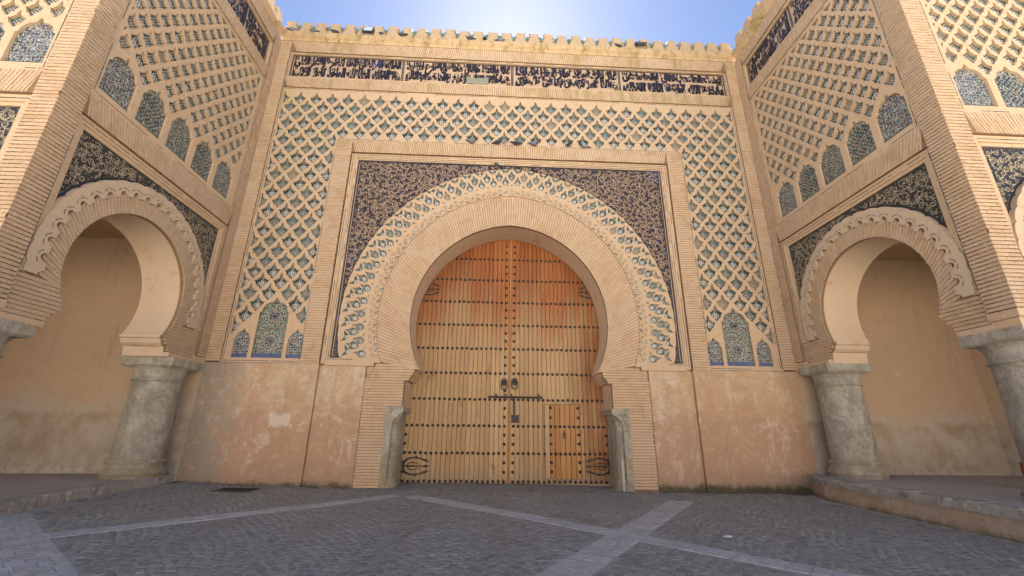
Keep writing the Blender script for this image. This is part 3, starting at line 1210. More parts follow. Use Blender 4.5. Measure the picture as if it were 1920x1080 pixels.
corbel = [(2.88, 3.41), (2.80, 3.385), (2.80, 3.30), (2.86, 3.29), (2.90, 3.16), (2.99, 3.05), (3.02, 2.98), (3.15, 2.97)]
path = OPEN.path(36)
opening = [(3.62, -.3), (3.62, 2.213), (3.15, 2.215)] + corbel[::-1] + path[::-1][1:-1] + mirror(corbel) + [(-3.15, 2.215), (-3.62, 2.213), (-3.62, -.3)]
b = MB()
relief(b, FM, [[(-W0, -.3), (W0, -.3), (W0, 15.9), (-W0, 15.9)]], [[(3.62, -.4)] + opening[1:-1] + [(-3.62, -.4)]], -.24, -1.27)
b.build('plaster_wall', 'soffit', gate)
b = MB()
box(b, -15.6, 15.6, 1.42, 8.0, -.3, 15.9)
box(b, -W0, -3.6, 1.24, 1.5, -.3, 15.8)
box(b, 3.6, W0, 1.24, 1.5, -.3, 15.8)
b.build('core_masonry', 'soffit', gate)

# dado
b = MB()
for s in (-1, 1):
    b = MB()
    a, c = sorted((s * 5.70, s * 10.3))
    fbox(b, FM, a, c, -.3, 3.40 if True else 0, -.24, -.01)
    b.build('plaster_dado', 'dado', gate)
    b = MB()
    a, c = sorted((s * 4.33, s * 5.69))
    fbox(b, FM, a, c, -.3, 3.36, -.24, -.10)
    b.build('plaster_dado', 'dado', gate)

# flat plates that carry brick, mouldings
b = MB()
for s in (-1, 1):
    for (a, c, v0, v1, d) in ((8.60, 9.02, 3.44, 15.86, -.018), (5.71, 6.27, 3.40, 11.41, -.018)):
        u0, u1 = sorted((s * a, s * c))
        fbox(b, FM, u0, u1, v0, v1, -.24, d)
fbox(b, FM, -5.71, 5.71, 10.90, 11.41, -.24, -.018)
fbox(b, FM, -8.60, 8.60, 13.66, 14.12, -.24, -.018)
fbox(b, FM, -8.60, 8.60, 15.36, 15.86, -.24, -.018)
# ring backing and jambs
jin = [(3.15, 0.0), (3.15, 2.97)]
half = [(3.61, -.3), (4.33, -.3), (4.33, 3.02), (4.25, 3.06), (4.20, 3.20), (4.10, 3.34), (4.06, 3.46)]
outer = half + RING.path(36)[::-1][1:-1] + mirror(half[::-1])
relief(b, FM, [outer[:-1] + [(-3.61, -.3)]], [[(3.62, -.4)] + opening[1:-1] + [(-3.62, -.4)]], -.142, -.24)
b.build('mortar_bed', 'mortar', gate)

B = Bricks(FM, 0.0, -.03)
for s in (-1, 1):
    for (a, c, v0, v1) in ((8.60, 9.02, 3.44, 15.86), (5.71, 6.27, 3.40, 11.41)):
        u0, u1 = sorted((s * a, s * c))
        B.field(u0 + .005, u1 - .005, v0, v1)
B.flat_arch(-5.71, 5.71, 10.90, 11.41, 0, -2.0)
B.flat_arch(-8.60, 8.60, 13.66, 14.12, 0, 3.0)
B.flat_arch(-8.60, 8.60, 15.36, 15.86, 0, 6.0)
B.emit(gate, 'brick', 'brick_o', 0, CAMP)

B = Bricks(FM, -.12, -.15)


def jamb(s):
    def fu(v):
        if v < 2.22:
            a = 3.61
        elif v < 2.97:
            a = 3.155
        else:
            a = float(np.interp(v, [2.97, 3.05, 3.16, 3.29, 3.46], [3.03, 3.0, 2.91, 2.87, 2.89]))
        c = float(np.interp(v, [0, 3.02, 3.08, 3.2, 3.34, 3.46], [4.325, 4.325, 4.24, 4.19, 4.09, 4.05]))
        return (a + .005, c - .005) if s > 0 else (-c + .005, -a - .005)
    return fu


for s in (-1, 1):
    B.field(0, 0, .0, 3.45, jamb(s))
ring_bricks(B, OPEN, RING, 2.75, math.atan2(.70, 3.6))
B.emit(gate, 'brick', 'brick_o', 300, CAMP)

# cream mouldings
b, ln = MB(), MB()


def frame(b, f, u0, u1, v0, v1, w, d0, d1, bottom=True):
    fbox(b, f, u0, u1, v1 - w, v1, d0, d1)
    fbox(b, f, u0, u0 + w, v0, v1 - w, d0, d1)
    fbox(b, f, u1 - w, u1, v0, v1 - w, d0, d1)
    if bottom:
        fbox(b, f, u0 + w, u1 - w, v0, v0 + w, d0, d1)


frame(b, FM, -5.70, 5.70, 3.42, 10.895, .13, -.24, -.10, False)
frame(b, FM, -5.569, 5.569, 3.42, 10.764, .10, -.24, -.135, False)
for k, (dd, w) in enumerate(((.06, -.097), (.19, -.132))):
    for s in (-1, 1):
        uu = s * (5.70 - dd)
        dashes(ln, FM, uu - .01, 0, 3.5, 10.895 - dd, w, False)
    dashes(ln, FM, -5.70 + dd, 5.70 - dd, 10.895 - dd - .01, 0, w, True)
b.build('moulding', 'plaster', gate)
b = MB()
frame(b, FM, -8.595, 8.595, 14.125, 15.355, .075, -.24, -.06)
b.build('moulding', 'plaster', gate)
dashes(ln, FM, -8.56, 8.56, 15.31, 0, -.057, True)
for s in (-1, 1):
    dashes(ln, FM, s * 8.555 - .01, 0, 14.16, 15.32, -.057, False)
# spring ledge under the mosaics
for s in (-1, 1):
    u0, u1 = sorted((s * 4.10, s * 5.56))
    b = MB()
    fbox(b, FM, u0, u1, 3.37, 3.60, -.24, -.085)
    b.build('ledge', 'plaster', gate)
    dashes(ln, FM, u0, u1, 3.55, 0, -.082, True)
    u0, u1 = sorted((s * 6.275, s * 8.595))
    b = MB()
    fbox(b, FM, u0, u1, 3.41, 3.47, -.24, .004)
    b.build('ledge', 'plaster', gate)
    dashes(ln, FM, u0 + .02, u1 - .02, 3.45, 0, .007, True)
ln.build('inlay_line', 'line', gate, 'stuff')

# --- lattice with mosaic insets
LW, LH = .585, .36
uo, ui, vt, vb_, va_ = 8.595, 6.275, 13.655, 3.47, 11.415
fullholes, holes = [], []
for k in range(32):
    v = 13.17 - LH * k + .0
    for i in range(-16, 17):
        u = (i + (.5 if k % 2 == 0 else 0)) * LW
        sh = [(u + x, v + y) for x, y in HOLE]
        q = cliprect(sh, -uo + .10, uo - .10, vb_, vt - .10)
        if not q:
            continue
        if abs(u) < ui + .05 and v < va_ + .22:
            if v > va_ - .02 or abs(u) < ui - .35:
                q = clip(q, 0, -1, -(va_ + .07)) if v > va_ - .3 and abs(u) < ui else []
        if q and v < va_ + .1 and abs(u) < ui + .25 and len(q) > 2:
            if v < va_ + .24 and not (v > va_):
                q = clip(q, -1, 0, -(ui + .07)) if u > 0 else clip(q, 1, 0, -(ui + .07))
        if len(q) < 3 or abs(area(q)) < .003:
            continue
        au = abs(u)
        if v < 5.62 - abs(au - 7.31) * .9 and abs(au - 7.31) < .60:
            continue
        if v < 4.62:
            if abs(abs(au - 7.31) - .80) < .2 or v < 4.3:
                continue
        if abs(au - 7.31) < .58 and v < 5.3:
            q = clip(q, -1, 0, -(7.31 + .52)) if au > 7.31 and u > 0 else q
        if len(q) == len(sh) and max(abs(a[0] - c[0]) for a, c in zip(q, sh)) < 1e-6:
            fullholes.append((u, v))
        holes.append(q)
NI = []
for s in (-1, 1):
    NI.append((niche(s * 7.31, .90, 3.56, 4.98, 5.46), 'c'))
    for o in (-.80, .80):
        NI.append((niche(s * 7.31 + o, .48, 3.56, 4.14, 4.46), 's'))
holes += [n[0] for n in NI]
b = MB()
outl = [(-uo, vb_), (-ui, vb_), (-ui, va_), (ui, va_), (ui, vb_), (uo, vb_), (uo, vt), (-uo, vt)]
def handcut(polys, keep):
    out = []
    for i, q in enumerate(polys):
        if i >= len(polys) - keep or len(q) != len(HOLE):
            out.append(q)
        else:
            m = .016 if random.random() < .06 else .005
            out.append([(x + random.uniform(-m, m), y + random.uniform(-m, m)) for x, y in q])
    return out


relief(b, FM, [outl], handcut(holes, 6), -.055, -.13)
b.build('lattice_relief', 'plaster', gate)
ln = MB()
for s in (-1, 1):
    dashes(ln, FM, s * (uo - .05) - .01, 0, 3.5, 13.6, -.052, False)
    dashes(ln, FM, s * (ui + .035) - .01, 0, 3.5, 11.46, -.052, False, .016)
dashes(ln, FM, -uo + .05, uo - .05, vt - .05, 0, -.052, True)
dashes(ln, FM, -ui, ui, va_ + .03, 0, -.052, True)
ln.build('inlay_line', 'line', gate, 'stuff')
b = MB()
for s in (-1, 1):
    u0, u1 = sorted((s * ui, s * uo))
    fbox(b, FM, u0, u1, 3.48, 11.42, -.235, -.127)
fbox(b, FM, -uo, uo, 11.421, 13.65, -.235, -.127)
b.build('tile_backing', 'teal', gate)
INSME = inset_mesh(HOLE, 1.06, 'ins_o')
for (u, v) in fullholes[:300]:
    link('tile_inset', INSME, None, gate, None, FM.mat(u, v, -.117))


def joined_insets(f, polys, d, parent, ref=None):
    b = MB()
    for q in polys:
        cu, cv = sum(p[0] for p in q) / len(q), sum(p[1] for p in q) / len(q)
        if area(q) < 0:
            q = q[::-1]
        b.add([f.p(x, y, d) for x, y in q], [tuple(range(len(q))) if not f.flip else tuple(range(len(q)))[::-1]])
        b.uv += [(x - cu, y - cv - .02) for x, y in q]
    if b.f:
        b.build('tile_inset', 'ins_i', parent, 'stuff')


fh = set(fullholes)
joined_insets(FM, [q for q in holes[:-6] if not any(abs(sum(p[0] for p in q) / len(q) - u) < .02 and len(q) == len(HOLE) and abs(max(p[1] for p in q) - v - .235 * 1.30) < .01 for u, v in fullholes[:300])], -.118, gate)


def mosaic_panel(f, poly, d, mat, parent, strip, strip_h):
    b = MB()
    q = poly if area(poly) > 0 else poly[::-1]
    cu = sum(p[0] for p in q) / len(q)
    v0 = min(p[1] for p in q)
    b.add([f.p(x, y, d) for x, y in q], [tuple(range(len(q)))[::-1] if f.flip else tuple(range(len(q)))])
    b.uv = [(x - cu, y - v0) for x, y in q]
    o = b.build('niche_mosaic', mat, parent)
    b = MB()
    us = [p[0] for p in q]
    n = max(2, round((max(us) - min(us)) / .16))
    w = (max(us) - min(us)) / n
    for i in range(n):
        fbox(b, f, min(us) + i * w + .004, min(us) + (i + 1) * w - .004, v0, v0 + strip_h, d - .003, d + .012)
    b.build('border_tiles', strip, o)
    return o


def rosette(f, parent, cu, cv, r, d, nf=16, clipu=None):
    """cut-tile star rosette in concentric rings of pieces"""
    rings = [('p_k', 0, .10, None), ('p_b', .13, .36, .36), ('p_w', .36, .47, .62), ('p_o', .48, .60, .7), ('p_w', .60, .70, .62), ('p_g', .70, .90, .8), ('p_o', .88, 1.0, .55)]
    for key, r0, r1, fill in rings:
        b = MB()
        if fill is None:
            polys = [[(cu + r * r1 * math.cos(i * .52), cv + r * r1 * math.sin(i * .52)) for i in range(12)]]
        else:
            polys = []
            m = nf if r1 < .8 else nf - 4
            for i in range(m):
                a = (i + (.5 if key in ('p_o',) else 0)) * 6.2832 / m
                rm = (r0 + r1) / 2
                h = fill * math.pi / m * rm
                if key == 'p_g':
                    P = [(rm + (r1 - r0) / 2 * math.cos(k * .785), (r1 - r0) / 2 * math.sin(k * .785)) for k in range(8)]
                else:
                    P = [(r0, 0), (rm, -h), (r1, 0), (rm, h)] if key != 'p_b' else [(r0, -h * .35), (r1 * .85, -h), (r1, 0), (r1 * .85, h), (r0, h * .35)]
                polys.append([(cu + r * (x * math.cos(a) - y * math.sin(a)), cv + r * (x * math.sin(a) + y * math.cos(a))) for x, y in P])
        for q in polys:
            if clipu:
                q = cliprect(q, *clipu) or (q if all(clipu[0] <= p[0] <= clipu[1] and clipu[2] <= p[1] <= clipu[3] for p in q) else [])
            if len(q) > 2:
                dd = d + .004 + .0006 * 'p_kp_bp_wp_op_g'.index(key)
                b.add([f.p(x, y, dd) for x, y in q], [tuple(range(len(q)))])
        if b.f:
            b.build('rosette_tesserae', key, parent, 'stuff')
        if fill and key == 'p_g':
            b = MB()
            m = nf - 4
            for i in range(m):
                a = i * 6.2832 / m
                q = [(cu + r * .80 * math.cos(a) + r * .045 * math.cos(k * 1.05), cv + r * .80 * math.sin(a) + r * .045 * math.sin(k * 1.05)) for k in range(6)]
                if clipu and not all(clipu[0] < p[0] < clipu[1] and clipu[2] < p[1] < clipu[3] for p in q):
                    continue
                b.add([f.p(x, y, d + .010) for x, y in q], [tuple(range(6))])
            if b.f:
                b.build('rosette_tesserae', 'p_k', parent, 'stuff')


for poly, ty in NI:
    o = mosaic_panel(FM, poly, -.12, 'mos1' if ty == 'c' else 'mos3', gate, 'blue', .13)
    if ty == 'c':
        cu = sum(p[0] for p in poly) / len(poly)
        lim = (cu - .44, cu + .44, 3.70, 5.30)
        for cv in (4.07, 4.86):
            rosette(FM, o, cu, cv, .42, -.12, 16, lim)
        for s in (-1, 1):
            rosette(FM, o, cu + s * .45, 4.46, .26, -.1192, 16, (cu - .44, cu + .44, 4.2, 4.75))

# --- spandrel with arabesque
b = MB()
sp_out = [(-5.47, 3.60), (-5.47, 10.665), (5.47, 10.665), (5.47, 3.60)]
zp = ZEL.path(30)
relief(b, FM, [[(5.47, 3.60), (5.47, 10.665), (-5.47, 10.665), (-5.47, 3.60)]], [[(zp[0][0] + .05, 3.5)] + [(x * .985, y - .06) for x, y in zp] + [(zp[-1][0] - .05, 3.5)]], -.175, -.24)
spand = b.build('spandrel_panel', 'navy', gate)
b = MB()


def sdm(u, v):
    return min(5.39 - abs(u), 10.635 - v, ZEL.outside(u, v) - .045 if v > 4 else abs(u) - 5.27, v - 3.66)


scrolls(b, FM, sdm, -5.45, 5.45, 3.65, 10.65, -.166, .014, .088, 80000)
for s in (-1, 1):
    ribbon(b, FM, [(s * 5.405, 3.66), (s * 5.405, 7), (s * 5.405, 10.6)], .022, -.158)
b.build('arabesque_relief', 'clay', spand, 'stuff')

# --- mosaic arch band
NB = 21


def band_pt(ain, aout, s, t, side):
    a, c = ain.pt(s, side), aout.pt(s, side)
    return (a[0] + (c[0] - a[0]) * t, a[1] + (c[1] - a[1]) * t), (c[0] - a[0], c[1] - a[1])


def band_shape(ain, aout, s, side, rad, shape, sc):
    (p, e) = band_pt(ain, aout, s, 0, side)
    l = math.hypot(*e)
    ex, ey = e[0] / l, e[1] / l
    p = (p[0] + ex * rad, p[1] + ey * rad)
    return [(p[0] + y * sc * ex + x * sc * ey, p[1] + y * sc * ey - x * sc * ex) for x, y in shape], p, (ex, ey)


bh, plates = [], []
for side in (-1, 1):
    for i in range(NB + 1):
        s = i / NB
        if i == 0 and side < 0:
            pass
        else:
            if i < NB:
                for shp, rad, sc in ((LEAF, .79, 1.0), (CIRC, .39, .045)):
                    q, p, e = band_shape(RING, ZEL, s, side, rad, shp, sc)
                    bh.append(q)
                    plates.append((shp is LEAF and 'L' or 'c', p, e, sc, q))
            if 0 <= i < NB:
                q, p, e = band_shape(RING, ZEL, s, side, .015, [(math.cos(k * math.pi / 8), math.sin(k * math.pi / 8)) for k in range(9)], .085)
                bh.append(q)
                plates.append(('h', p, e, 1, q))
        if i < NB:
            s = (i + .5) / NB
            for key, shp, rad, sc in (('M', LEAF2, .575, 1.06), ('b', BFLY, 1.0, 1.08)):
                q, p, e = band_shape(RING, ZEL, s, side, rad, shp, sc)
                bh.append(q)
                plates.append((key, p, e, sc, q))
outp = []
for i in range(NB * 6, -1, -1):
    s = i / (NB * 6)
    (p, e) = band_pt(RING, ZEL, s, 1.0 + .018 * abs(math.sin(s * NB * math.pi)), -1)
    outp.append(p)
for i in range(1, NB * 6 + 1):
    s = i / (NB * 6)
    (p, e) = band_pt(RING, ZEL, s, 1.0 + .018 * abs(math.sin(s * NB * math.pi)), 1)
    outp.append(p)
inp = [band_pt(RING, ZEL, 1 - i / 40, -.004, 1)[0] for i in range(41)] + [band_pt(RING, ZEL, i / 40, -.004, -1)[0] for i in range(1, 41)]
b = MB()
relief(b, FM, [outp + inp], bh, -.075, -.24)
bandobj = b.build('arch_band', 'plaster', gate)
b = MB()
relief(b, FM, [outp + inp], [], -.125, -.16)
b.build('tile_backing', 'turq', gate)
LME = {'L': inset_mesh(LEAF, 1.0, 'leaf_o'), 'M': inset_mesh(LEAF2, 1.06, 'leaf_o'), 'b': inset_mesh(BFLY, 1.08, 'leaf_o')}
rest = []
for key, p, e, sc, q in plates:
    if key in LME:
        mw = Matrix(((e[1], e[0], 0, p[0]), (0, 0, -1, .118), (-e[0], e[1], 0, p[1]), (0, 0, 0, 1)))
        link('leaf_inset', LME[key], None, bandobj, None, mw)
    else:
        rest.append(q)
joined_insets(FM, rest, -.118, gate)
ln = MB()
for side in (-1, 1):
    for i in range(NB):
        s = i / NB
        if i == 0 and side < 0:
            continue
        for rr in (.16, .225):
            q, p, e = band_shape(RING, ZEL, s, side, .015, [(math.cos(k * math.pi / 10), math.sin(k * math.pi / 10)) for k in range(1, 10)], rr)
            for a in ((0, 3), (3, 6), (6, 9)):
                seg = q[a[0]:a[1]]
                ribbon(ln, FM, seg, .018, -.072)
        q, p, e = band_shape(RING, ZEL, (i + .5) / NB, side, .08, [(0, -.03), (0, 0), (0, .03)], 1)
        ribbon(ln, FM, q, .02, -.072)
ln.build('inlay_line', 'line', gate, 'stuff')

# --- inscription over the whole gate
ROWS = [("الملك المرتضى عونا لنصره وظفر العلي", "هو الملك العلا لله الواحد نصر قريب"),
        ("قفا والحظ جمال محاسن صرح مشيد", "ضاحك مولى رفيع وقد صنع الاله"),
        ("فاز بالعز وقد حاز فخرا ومجدا", "هو لنا قمر ميمون بدا في كل حين"),
        ("بينت العز مع خلاق والمصطفى", "بقدرة الله وبركة الاله الملك")]
inscription(FM, -8.50, 8.50, 14.215, 15.265, -.13, ROWS[::-1][::-1], gate, 4, 'clay', 'navy', (-1.80, -.95, 14.28, 14.62))
b = MB()
fbox(b, FM, -8.52, 8.52, 14.20, 15.28, -.24, -.16)
b.build('panel_bed', 'plaster', gate)

# --- cornice, merlons and the green-tiled coping behind
b = MB()
prof = [(-.24, 15.86), (.02, 15.865), (.05, 15.95), (.13, 16.02), (.15, 16.06), (.15, 16.20), (-.24, 16.20)]


def extrude_profile(b, f, prof, u0, u1, caps=True):
    n = len(prof)
    P = [f.p(u0, v, d) for d, v in prof] + [f.p(u1, v, d) for d, v in prof]
    fs = [(i, (i + 1) % n, n + (i + 1) % n, n + i) for i in range(n)] + [tuple(range(n))[::-1], tuple(range(n, 2 * n))]
    b.add(P, fs if f.flip else [q[::-1] for q in fs])


extrude_profile(b, FM, prof, -W0 + .0, W0)
b.build('cornice', 'cornice', gate)
MER = [(.27, 0), (.285, .06)]
for k in range(4):
    w = .29 - .030 * k
    MER += [(w - .075, .06 + k * .095), (w - .005, .105 + k * .095)]
MER += [(.165, .46), (.185, .53)]
MER = MER + [(-x, y) for x, y in MER[::-1]]
b = MB()
relief(b, F((0, 0, 0), (1, 0, 0), (0, -1, 0)), [MER], [], .09, -.09, True)
MERME = b.mesh('merlon')
MERME.materials.append(M['merlon'])
MERV = []
for k in range(5):
    me = MERME.copy()
    for i in range(len(me.vertices) // 2):
        n_ = len(me.vertices) // 2
        dx, dz = random.uniform(-.022, .022), random.uniform(-.022, .014)
        for a in (i, i + n_):
            if me.vertices[a].co.z > .02:
                me.vertices[a].co.x += dx
                me.vertices[a].co.z += dz
    MERV.append(me)
NM = 32
for i in range(NM):
    u = -W0 + .32 + i * (2 * W0 - .64) / (NM - 1)
    mw = Matrix.Translation((u, -.015 + random.uniform(-.01, .01), 16.195)) @ Matrix.Rotation(random.uniform(-.025, .025), 4, 'Y') @ Matrix.Diagonal((random.uniform(.95, 1.05), 1, random.uniform(.94, 1.05), 1))
    link('merlon', random.choice(MERV), None, gate, None, mw)


def tile_roof(x0, x1, y0, y1, z0, z1, along_x, parent):
    """rows of half-round green tiles on a sloping bed"""
    b = MB()
    n = int(((x1 - x0) if along_x else abs(y1 - y0)) / .17)
    for i in range(n):
        for k in range(5):
            A = math.pi * k / 5
            B_ = math.pi * (k + 1) / 5
            r = .082
            q = []
            for a, t in ((A, 0), (B_, 0), (B_, 1), (A, 1)):
                off = (i + .5) * .17 - r * math.cos(a)
                lift = r * math.sin(a)
                if along_x:
                    q.append((x0 + off, y0 + (y1 - y0) * t, z0 + (z1 - z0) * t + lift))
                else:
                    q.append((x0 + (x1 - x0) * t, min(y0, y1) + off, z0 + (z1 - z0) * t + lift))
            b.add(q, [(0, 1, 2, 3)])
    return b.build('roof_tiles', 'roof', parent, 'stuff')


tile_roof(-9.0, 9.0, .13, .23, 16.16, 16.86, True, gate)
b = MB()
box(b, -9.0, 9.0, .24, 8.0, 15.88, 16.14)
box(b, -9.0, 9.0, .24, 8.0, 16.141, 16.80)
b.build('roof_bed', 'soffit', gate)

# --- stone jamb columns
for s in (-1, 1):
    b = MB()
    prof = [(.24, -.3), (.24, .10), (.20, .16), (.21, .22), (.17, .28), (.165, 1.72), (.19, 1.75), (.19, 1.79), (.17, 1.82), (.20, 1.90), (.27, 2.02), (.28, 2.06)]
    n = 14
    cx, cy = s * 3.40, .40
    for r_, z in prof:
        for k in range(n):
            a = k * 2 * math.pi / n
            b.v.append((cx + r_ * math.cos(a), cy + r_ * math.sin(a) * 1.25, z))
    for j in range(len(prof) - 1):
        for k in range(n):
            b.f.append((j * n + k, j * n + (k + 1) % n, (j + 1) * n + (k + 1) % n, (j + 1) * n + k))
    x0, x1 = sorted((s * 3.10, s * 3.61))
    box(b, x0, x1, .10, 1.26, 2.05, 2.215)
    # slab that frames the colonnette, its inner edge cut to the capital's curve
    H = [(3.615, -.3), (3.615, 2.21), (3.12, 2.21), (3.13, 2.03), (3.24, 1.97), (3.34, 1.86), (3.40, 1.70), (3.43, -.3)]
    relief(b, FM, [[(s * x, y) for x, y in H]], [], -.095, -.26)
    x0, x1 = sorted((s * 3.24, s * 3.62))
    box(b, x0, x1, .62, 1.26, -.3, 2.06)
    jc = b.build('jamb_column', 'stone', gate)

# --- doors
flat('rope', (.5, .45, .4))
DY = -1.30
seam = .04
OPB = Arc(0, 4.9, 3.27, 8.37, 3.3)


def door_top(x):
    lo, hi = 5.0, 9.0
    if abs(x) > 3.2:
        return 6.0
    for _ in range(30):
        m = (lo + hi) / 2
        if OPB.outside(x, m) > 0:
            hi = m
        else:
            lo = m
    return lo


leafL = bpy.data.objects.new('door_leaf', None)
leafR = bpy.data.objects.new('door_leaf', None)
for o in (leafL, leafR):
    COL.objects.link(o)
    o.parent = gate
WK = (1.20, 2.36, .15, 2.40)
PW = .149


def plank(x0, x1, z0, z1, parent, mat='wood', d=0.0, slope=True):
    b = MB()
    g = .0035
    x0 += g
    x1 -= g
    za, zb = (min(z1, door_top(x0)), min(z1, door_top(x1))) if slope else (z1, z1)
    y1 = -DY - d - random.uniform(0, .006)
    c = .006
    pf = [(x0 + c, z0, y1), (x1 - c, z0, y1), (x1 - c, zb, y1), (x0 + c, za, y1)]
    pe = [(x0, z0, y1 + .01), (x1, z0, y1 + .01), (x1, zb, y1 + .01), (x0, za, y1 + .01)]
    pb = [(x, z, -DY + .06) for x, z, _ in pe]
    P = [(x, y, z) for x, z, y in pf + pe + pb]
    b.add(P, [(0, 1, 2, 3)] + [(4 + i, 4 + (i + 1) % 4, (i + 1) % 4, i) for i in range(4)] + [(8 + i, 8 + (i + 1) % 4, 4 + (i + 1) % 4, 4 + i) for i in range(4)])
    b.build('plank', mat, parent)


for side, leaf in ((-1, leafL), (1, leafR)):
    for i in range(22):
        a, c = (seam - (i + 1) * PW - .01, seam - i * PW - .01) if side < 0 else (seam + i * PW + .055, seam + (i + 1) * PW + .055)
        if side > 0 and c > WK[0] and a < WK[1]:
            plank(a, c, WK[3] + .004, 9, leaf)
            plank(a, c, .02, WK[2] - .004, leaf, slope=False)
            if a < WK[0] - .03:
                plank(a, WK[0] - .004, WK[2], WK[3], leaf, slope=False)
            if c > WK[1] + .03:
                plank(WK[1] + .004, c, WK[2], WK[3], leaf, slope=False)
        else:
            plank(a, c, .02, 9, leaf)
plank(seam - .012, seam + .058, .02, 9, leafR, 'wood2', .035)
for i in range(7):
    x0 = WK[0] + .004 + i * (WK[1] - WK[0] - .008) / 7
    plank(x0, x0 + (WK[1] - WK[0] - .008) / 7, WK[2] + .012, WK[3] - .012, leafR, 'wood' if i == 0 else 'wood2', .012, slope=False)
b = MB()
box(b, -3.5, 3.5, 1.37, 1.43, 0, 8.6)
b.build('door_backing', 'iron', gate)

# studs
b = MB()
nseg = 7
pr = [(.050, 0), (.047, .015), (.033, .032), (.012, .043)]
for r_, h in pr:
    for k in range(nseg):
        b.v.append((r_ * math.cos(k * 6.2832 / nseg), -h, r_ * math.sin(k * 6.2832 / nseg)))
for j in range(3):
    for k in range(nseg):
        b.f.append((j * nseg + k, (j + 1) * nseg + k, (j + 1) * nseg + (k + 1) % nseg, j * nseg + (k + 1) % nseg))
b.f.append(tuple(range(3 * nseg, 4 * nseg))[::-1])
STUD = b.mesh('stud', True)
STUD.materials.append(M['iron'])
studs = []
rows = [.07, .88, 1.70, 2.52, 3.36, 4.18, 5.0, 5.82, 6.64, 7.44]
for z in rows:
    for side in (-1, 1):
        for i in range(20):
            x = -.09 - i * .163 if side < 0 else .19 + i * .163
            if abs(x) > 3.27 or z > door_top(x) - .22 or (abs(x) > 3.10 and 3.0 < z < 5):
                continue
            if side > 0 and WK[0] - .05 < x < WK[1] + .05 and WK[2] < z < WK[3]:
                continue
            studs.append((x, z + random.uniform(-.008, .008), 0))
for k in range(len(rows) - 1):
    for fz in (1 / 3, 2 / 3):
        z = rows[k] + (rows[k + 1] - rows[k]) * fz
        studs.append((-.09, z, 0))
        if not (1.7 < z < 3.2):
            studs.append((.19, z, 0))
        if z < 1.5:
            studs += [(-3.2, z, 0), (3.2, z, 0)]
studs += [(-.09, 7.72, 0), (.19, 7.72, 0), (-.09, 7.97, 0), (.19, 7.97, 0)]
for z in (.36, .63, 1.18, 1.45, 1.98, 2.28):
    studs += [(WK[0] + .20, z, .015), (WK[1] - .06, z, .015)]
for z in (.88, 1.70):
    studs += [(WK[0] + .20 + i * .15, z, .015) for i in range(7)]
    studs.append((WK[0] - .0, z, 0))
studs.sort(key=lambda q: q[1])
bl = {leafL: MB(), leafR: MB()}
for i, (x, z, d) in enumerate(studs):
    leaf = leafL if x < seam else leafR
    y = -DY - .004 - d
    if i < 300:
        link('stud', STUD, None, leaf, None, Matrix.Translation((x, y, z)))
    else:
        bl[leaf].add([(v.co.x + x, v.co.y + y, v.co.z + z) for v in STUD.vertices], [tuple(p.vertices) for p in STUD.polygons])
for leaf, bb in bl.items():
    bb.build('studs', 'iron', leaf, 'stuff', True)


# wrought iron
def tube(b, pts, r, n=7):
    k0 = len(b.v)
    rs = r if isinstance(r, (list, tuple)) else [r] * len(pts)
    for i, p in enumerate(pts):
        p = Vector(p)
        tdir = (Vector(pts[min(i + 1, len(pts) - 1)]) - Vector(pts[max(i - 1, 0)])).normalized()
        a = tdir.cross(Vector((0, 0, 1)))
        if a.length < .1:
            a = tdir.cross(Vector((0, 1, 0)))
        a.normalize()
        c = tdir.cross(a)
        for k in range(n):
            t_ = k * 6.28319 / n
            b.v.append(p + (a * math.cos(t_) + c * math.sin(t_)) * rs[i])
    for i in range(len(pts) - 1):
        for k in range(n):
            b.f.append((k0 + i * n + k, k0 + i * n + (k + 1) % n, k0 + (i + 1) * n + (k + 1) % n, k0 + (i + 1) * n + k))
    b.f.append(tuple(k0 + k for k in range(n))[::-1])
    b.f.append(tuple(k0 + (len(pts) - 1) * n + k for k in range(n)))


def hinge(x0, z0, s, L, leaf):
    b = MB()
    FD = F((0, 1.285, 0), (1, 0, 0), (0, -1, 0))

    def strap(pts, ws, d=.0):
        ps, n = [], len(pts)
        A, C = [], []
        for i in range(n):
            a, c = pts[max(i - 1, 0)], pts[min(i + 1, n - 1)]
            tx, ty = c[0] - a[0], c[1] - a[1]
            l = math.hypot(tx, ty) or 1
            A.append((pts[i][0] - ty / l * ws[i] / 2, pts[i][1] + tx / l * ws[i] / 2))
            C.append((pts[i][0] + ty / l * ws[i] / 2, pts[i][1] - tx / l * ws[i] / 2))
        for i in range(n - 1):
            q = [C[i], C[i + 1], A[i + 1], A[i]]
            if area(q) < 0:
                q = q[::-1]
            P = [FD.p(x0 + s * u * L, z0 + v * L, 0) for u, v in q] + [FD.p(x0 + s * u * L, z0 + v * L, .022 + d) for u, v in q]
            fs = [(4, 5, 6, 7), (0, 1, 5, 4), (1, 2, 6, 5), (2, 3, 7, 6), (3, 0, 4, 7)]
            b.add(P, fs if s > 0 else [f_[::-1] for f_ in fs])
    strap([(0, 0), (.2, 0), (.4, 0), (.6, 0), (.78, 0), (.84, 0), (.90, 0), (1.0, 0)], [.06, .05, .06, .04, .035, .09, .08, .005], .004)
    for k in (-1, 1):
        strap([(.12, k * .02), (.14, k * .13), (.22, k * .21), (.34, k * .255), (.48, k * .265), (.53, k * .27), (.58, k * .255), (.72, k * .22), (.82, k * .19), (.88, k * .17), (.98, k * .13)],
              [.07, .075, .07, .06, .05, .10, .05, .045, .085, .08, .005])
        strap([(.26, k * .015), (.28, k * .07), (.35, k * .11), (.44, k * .115), (.55, k * .09), (.66, k * .06)], [.03, .035, .035, .03, .025, .02], .002)
    b.build('hinge_strap', 'iron', leaf)


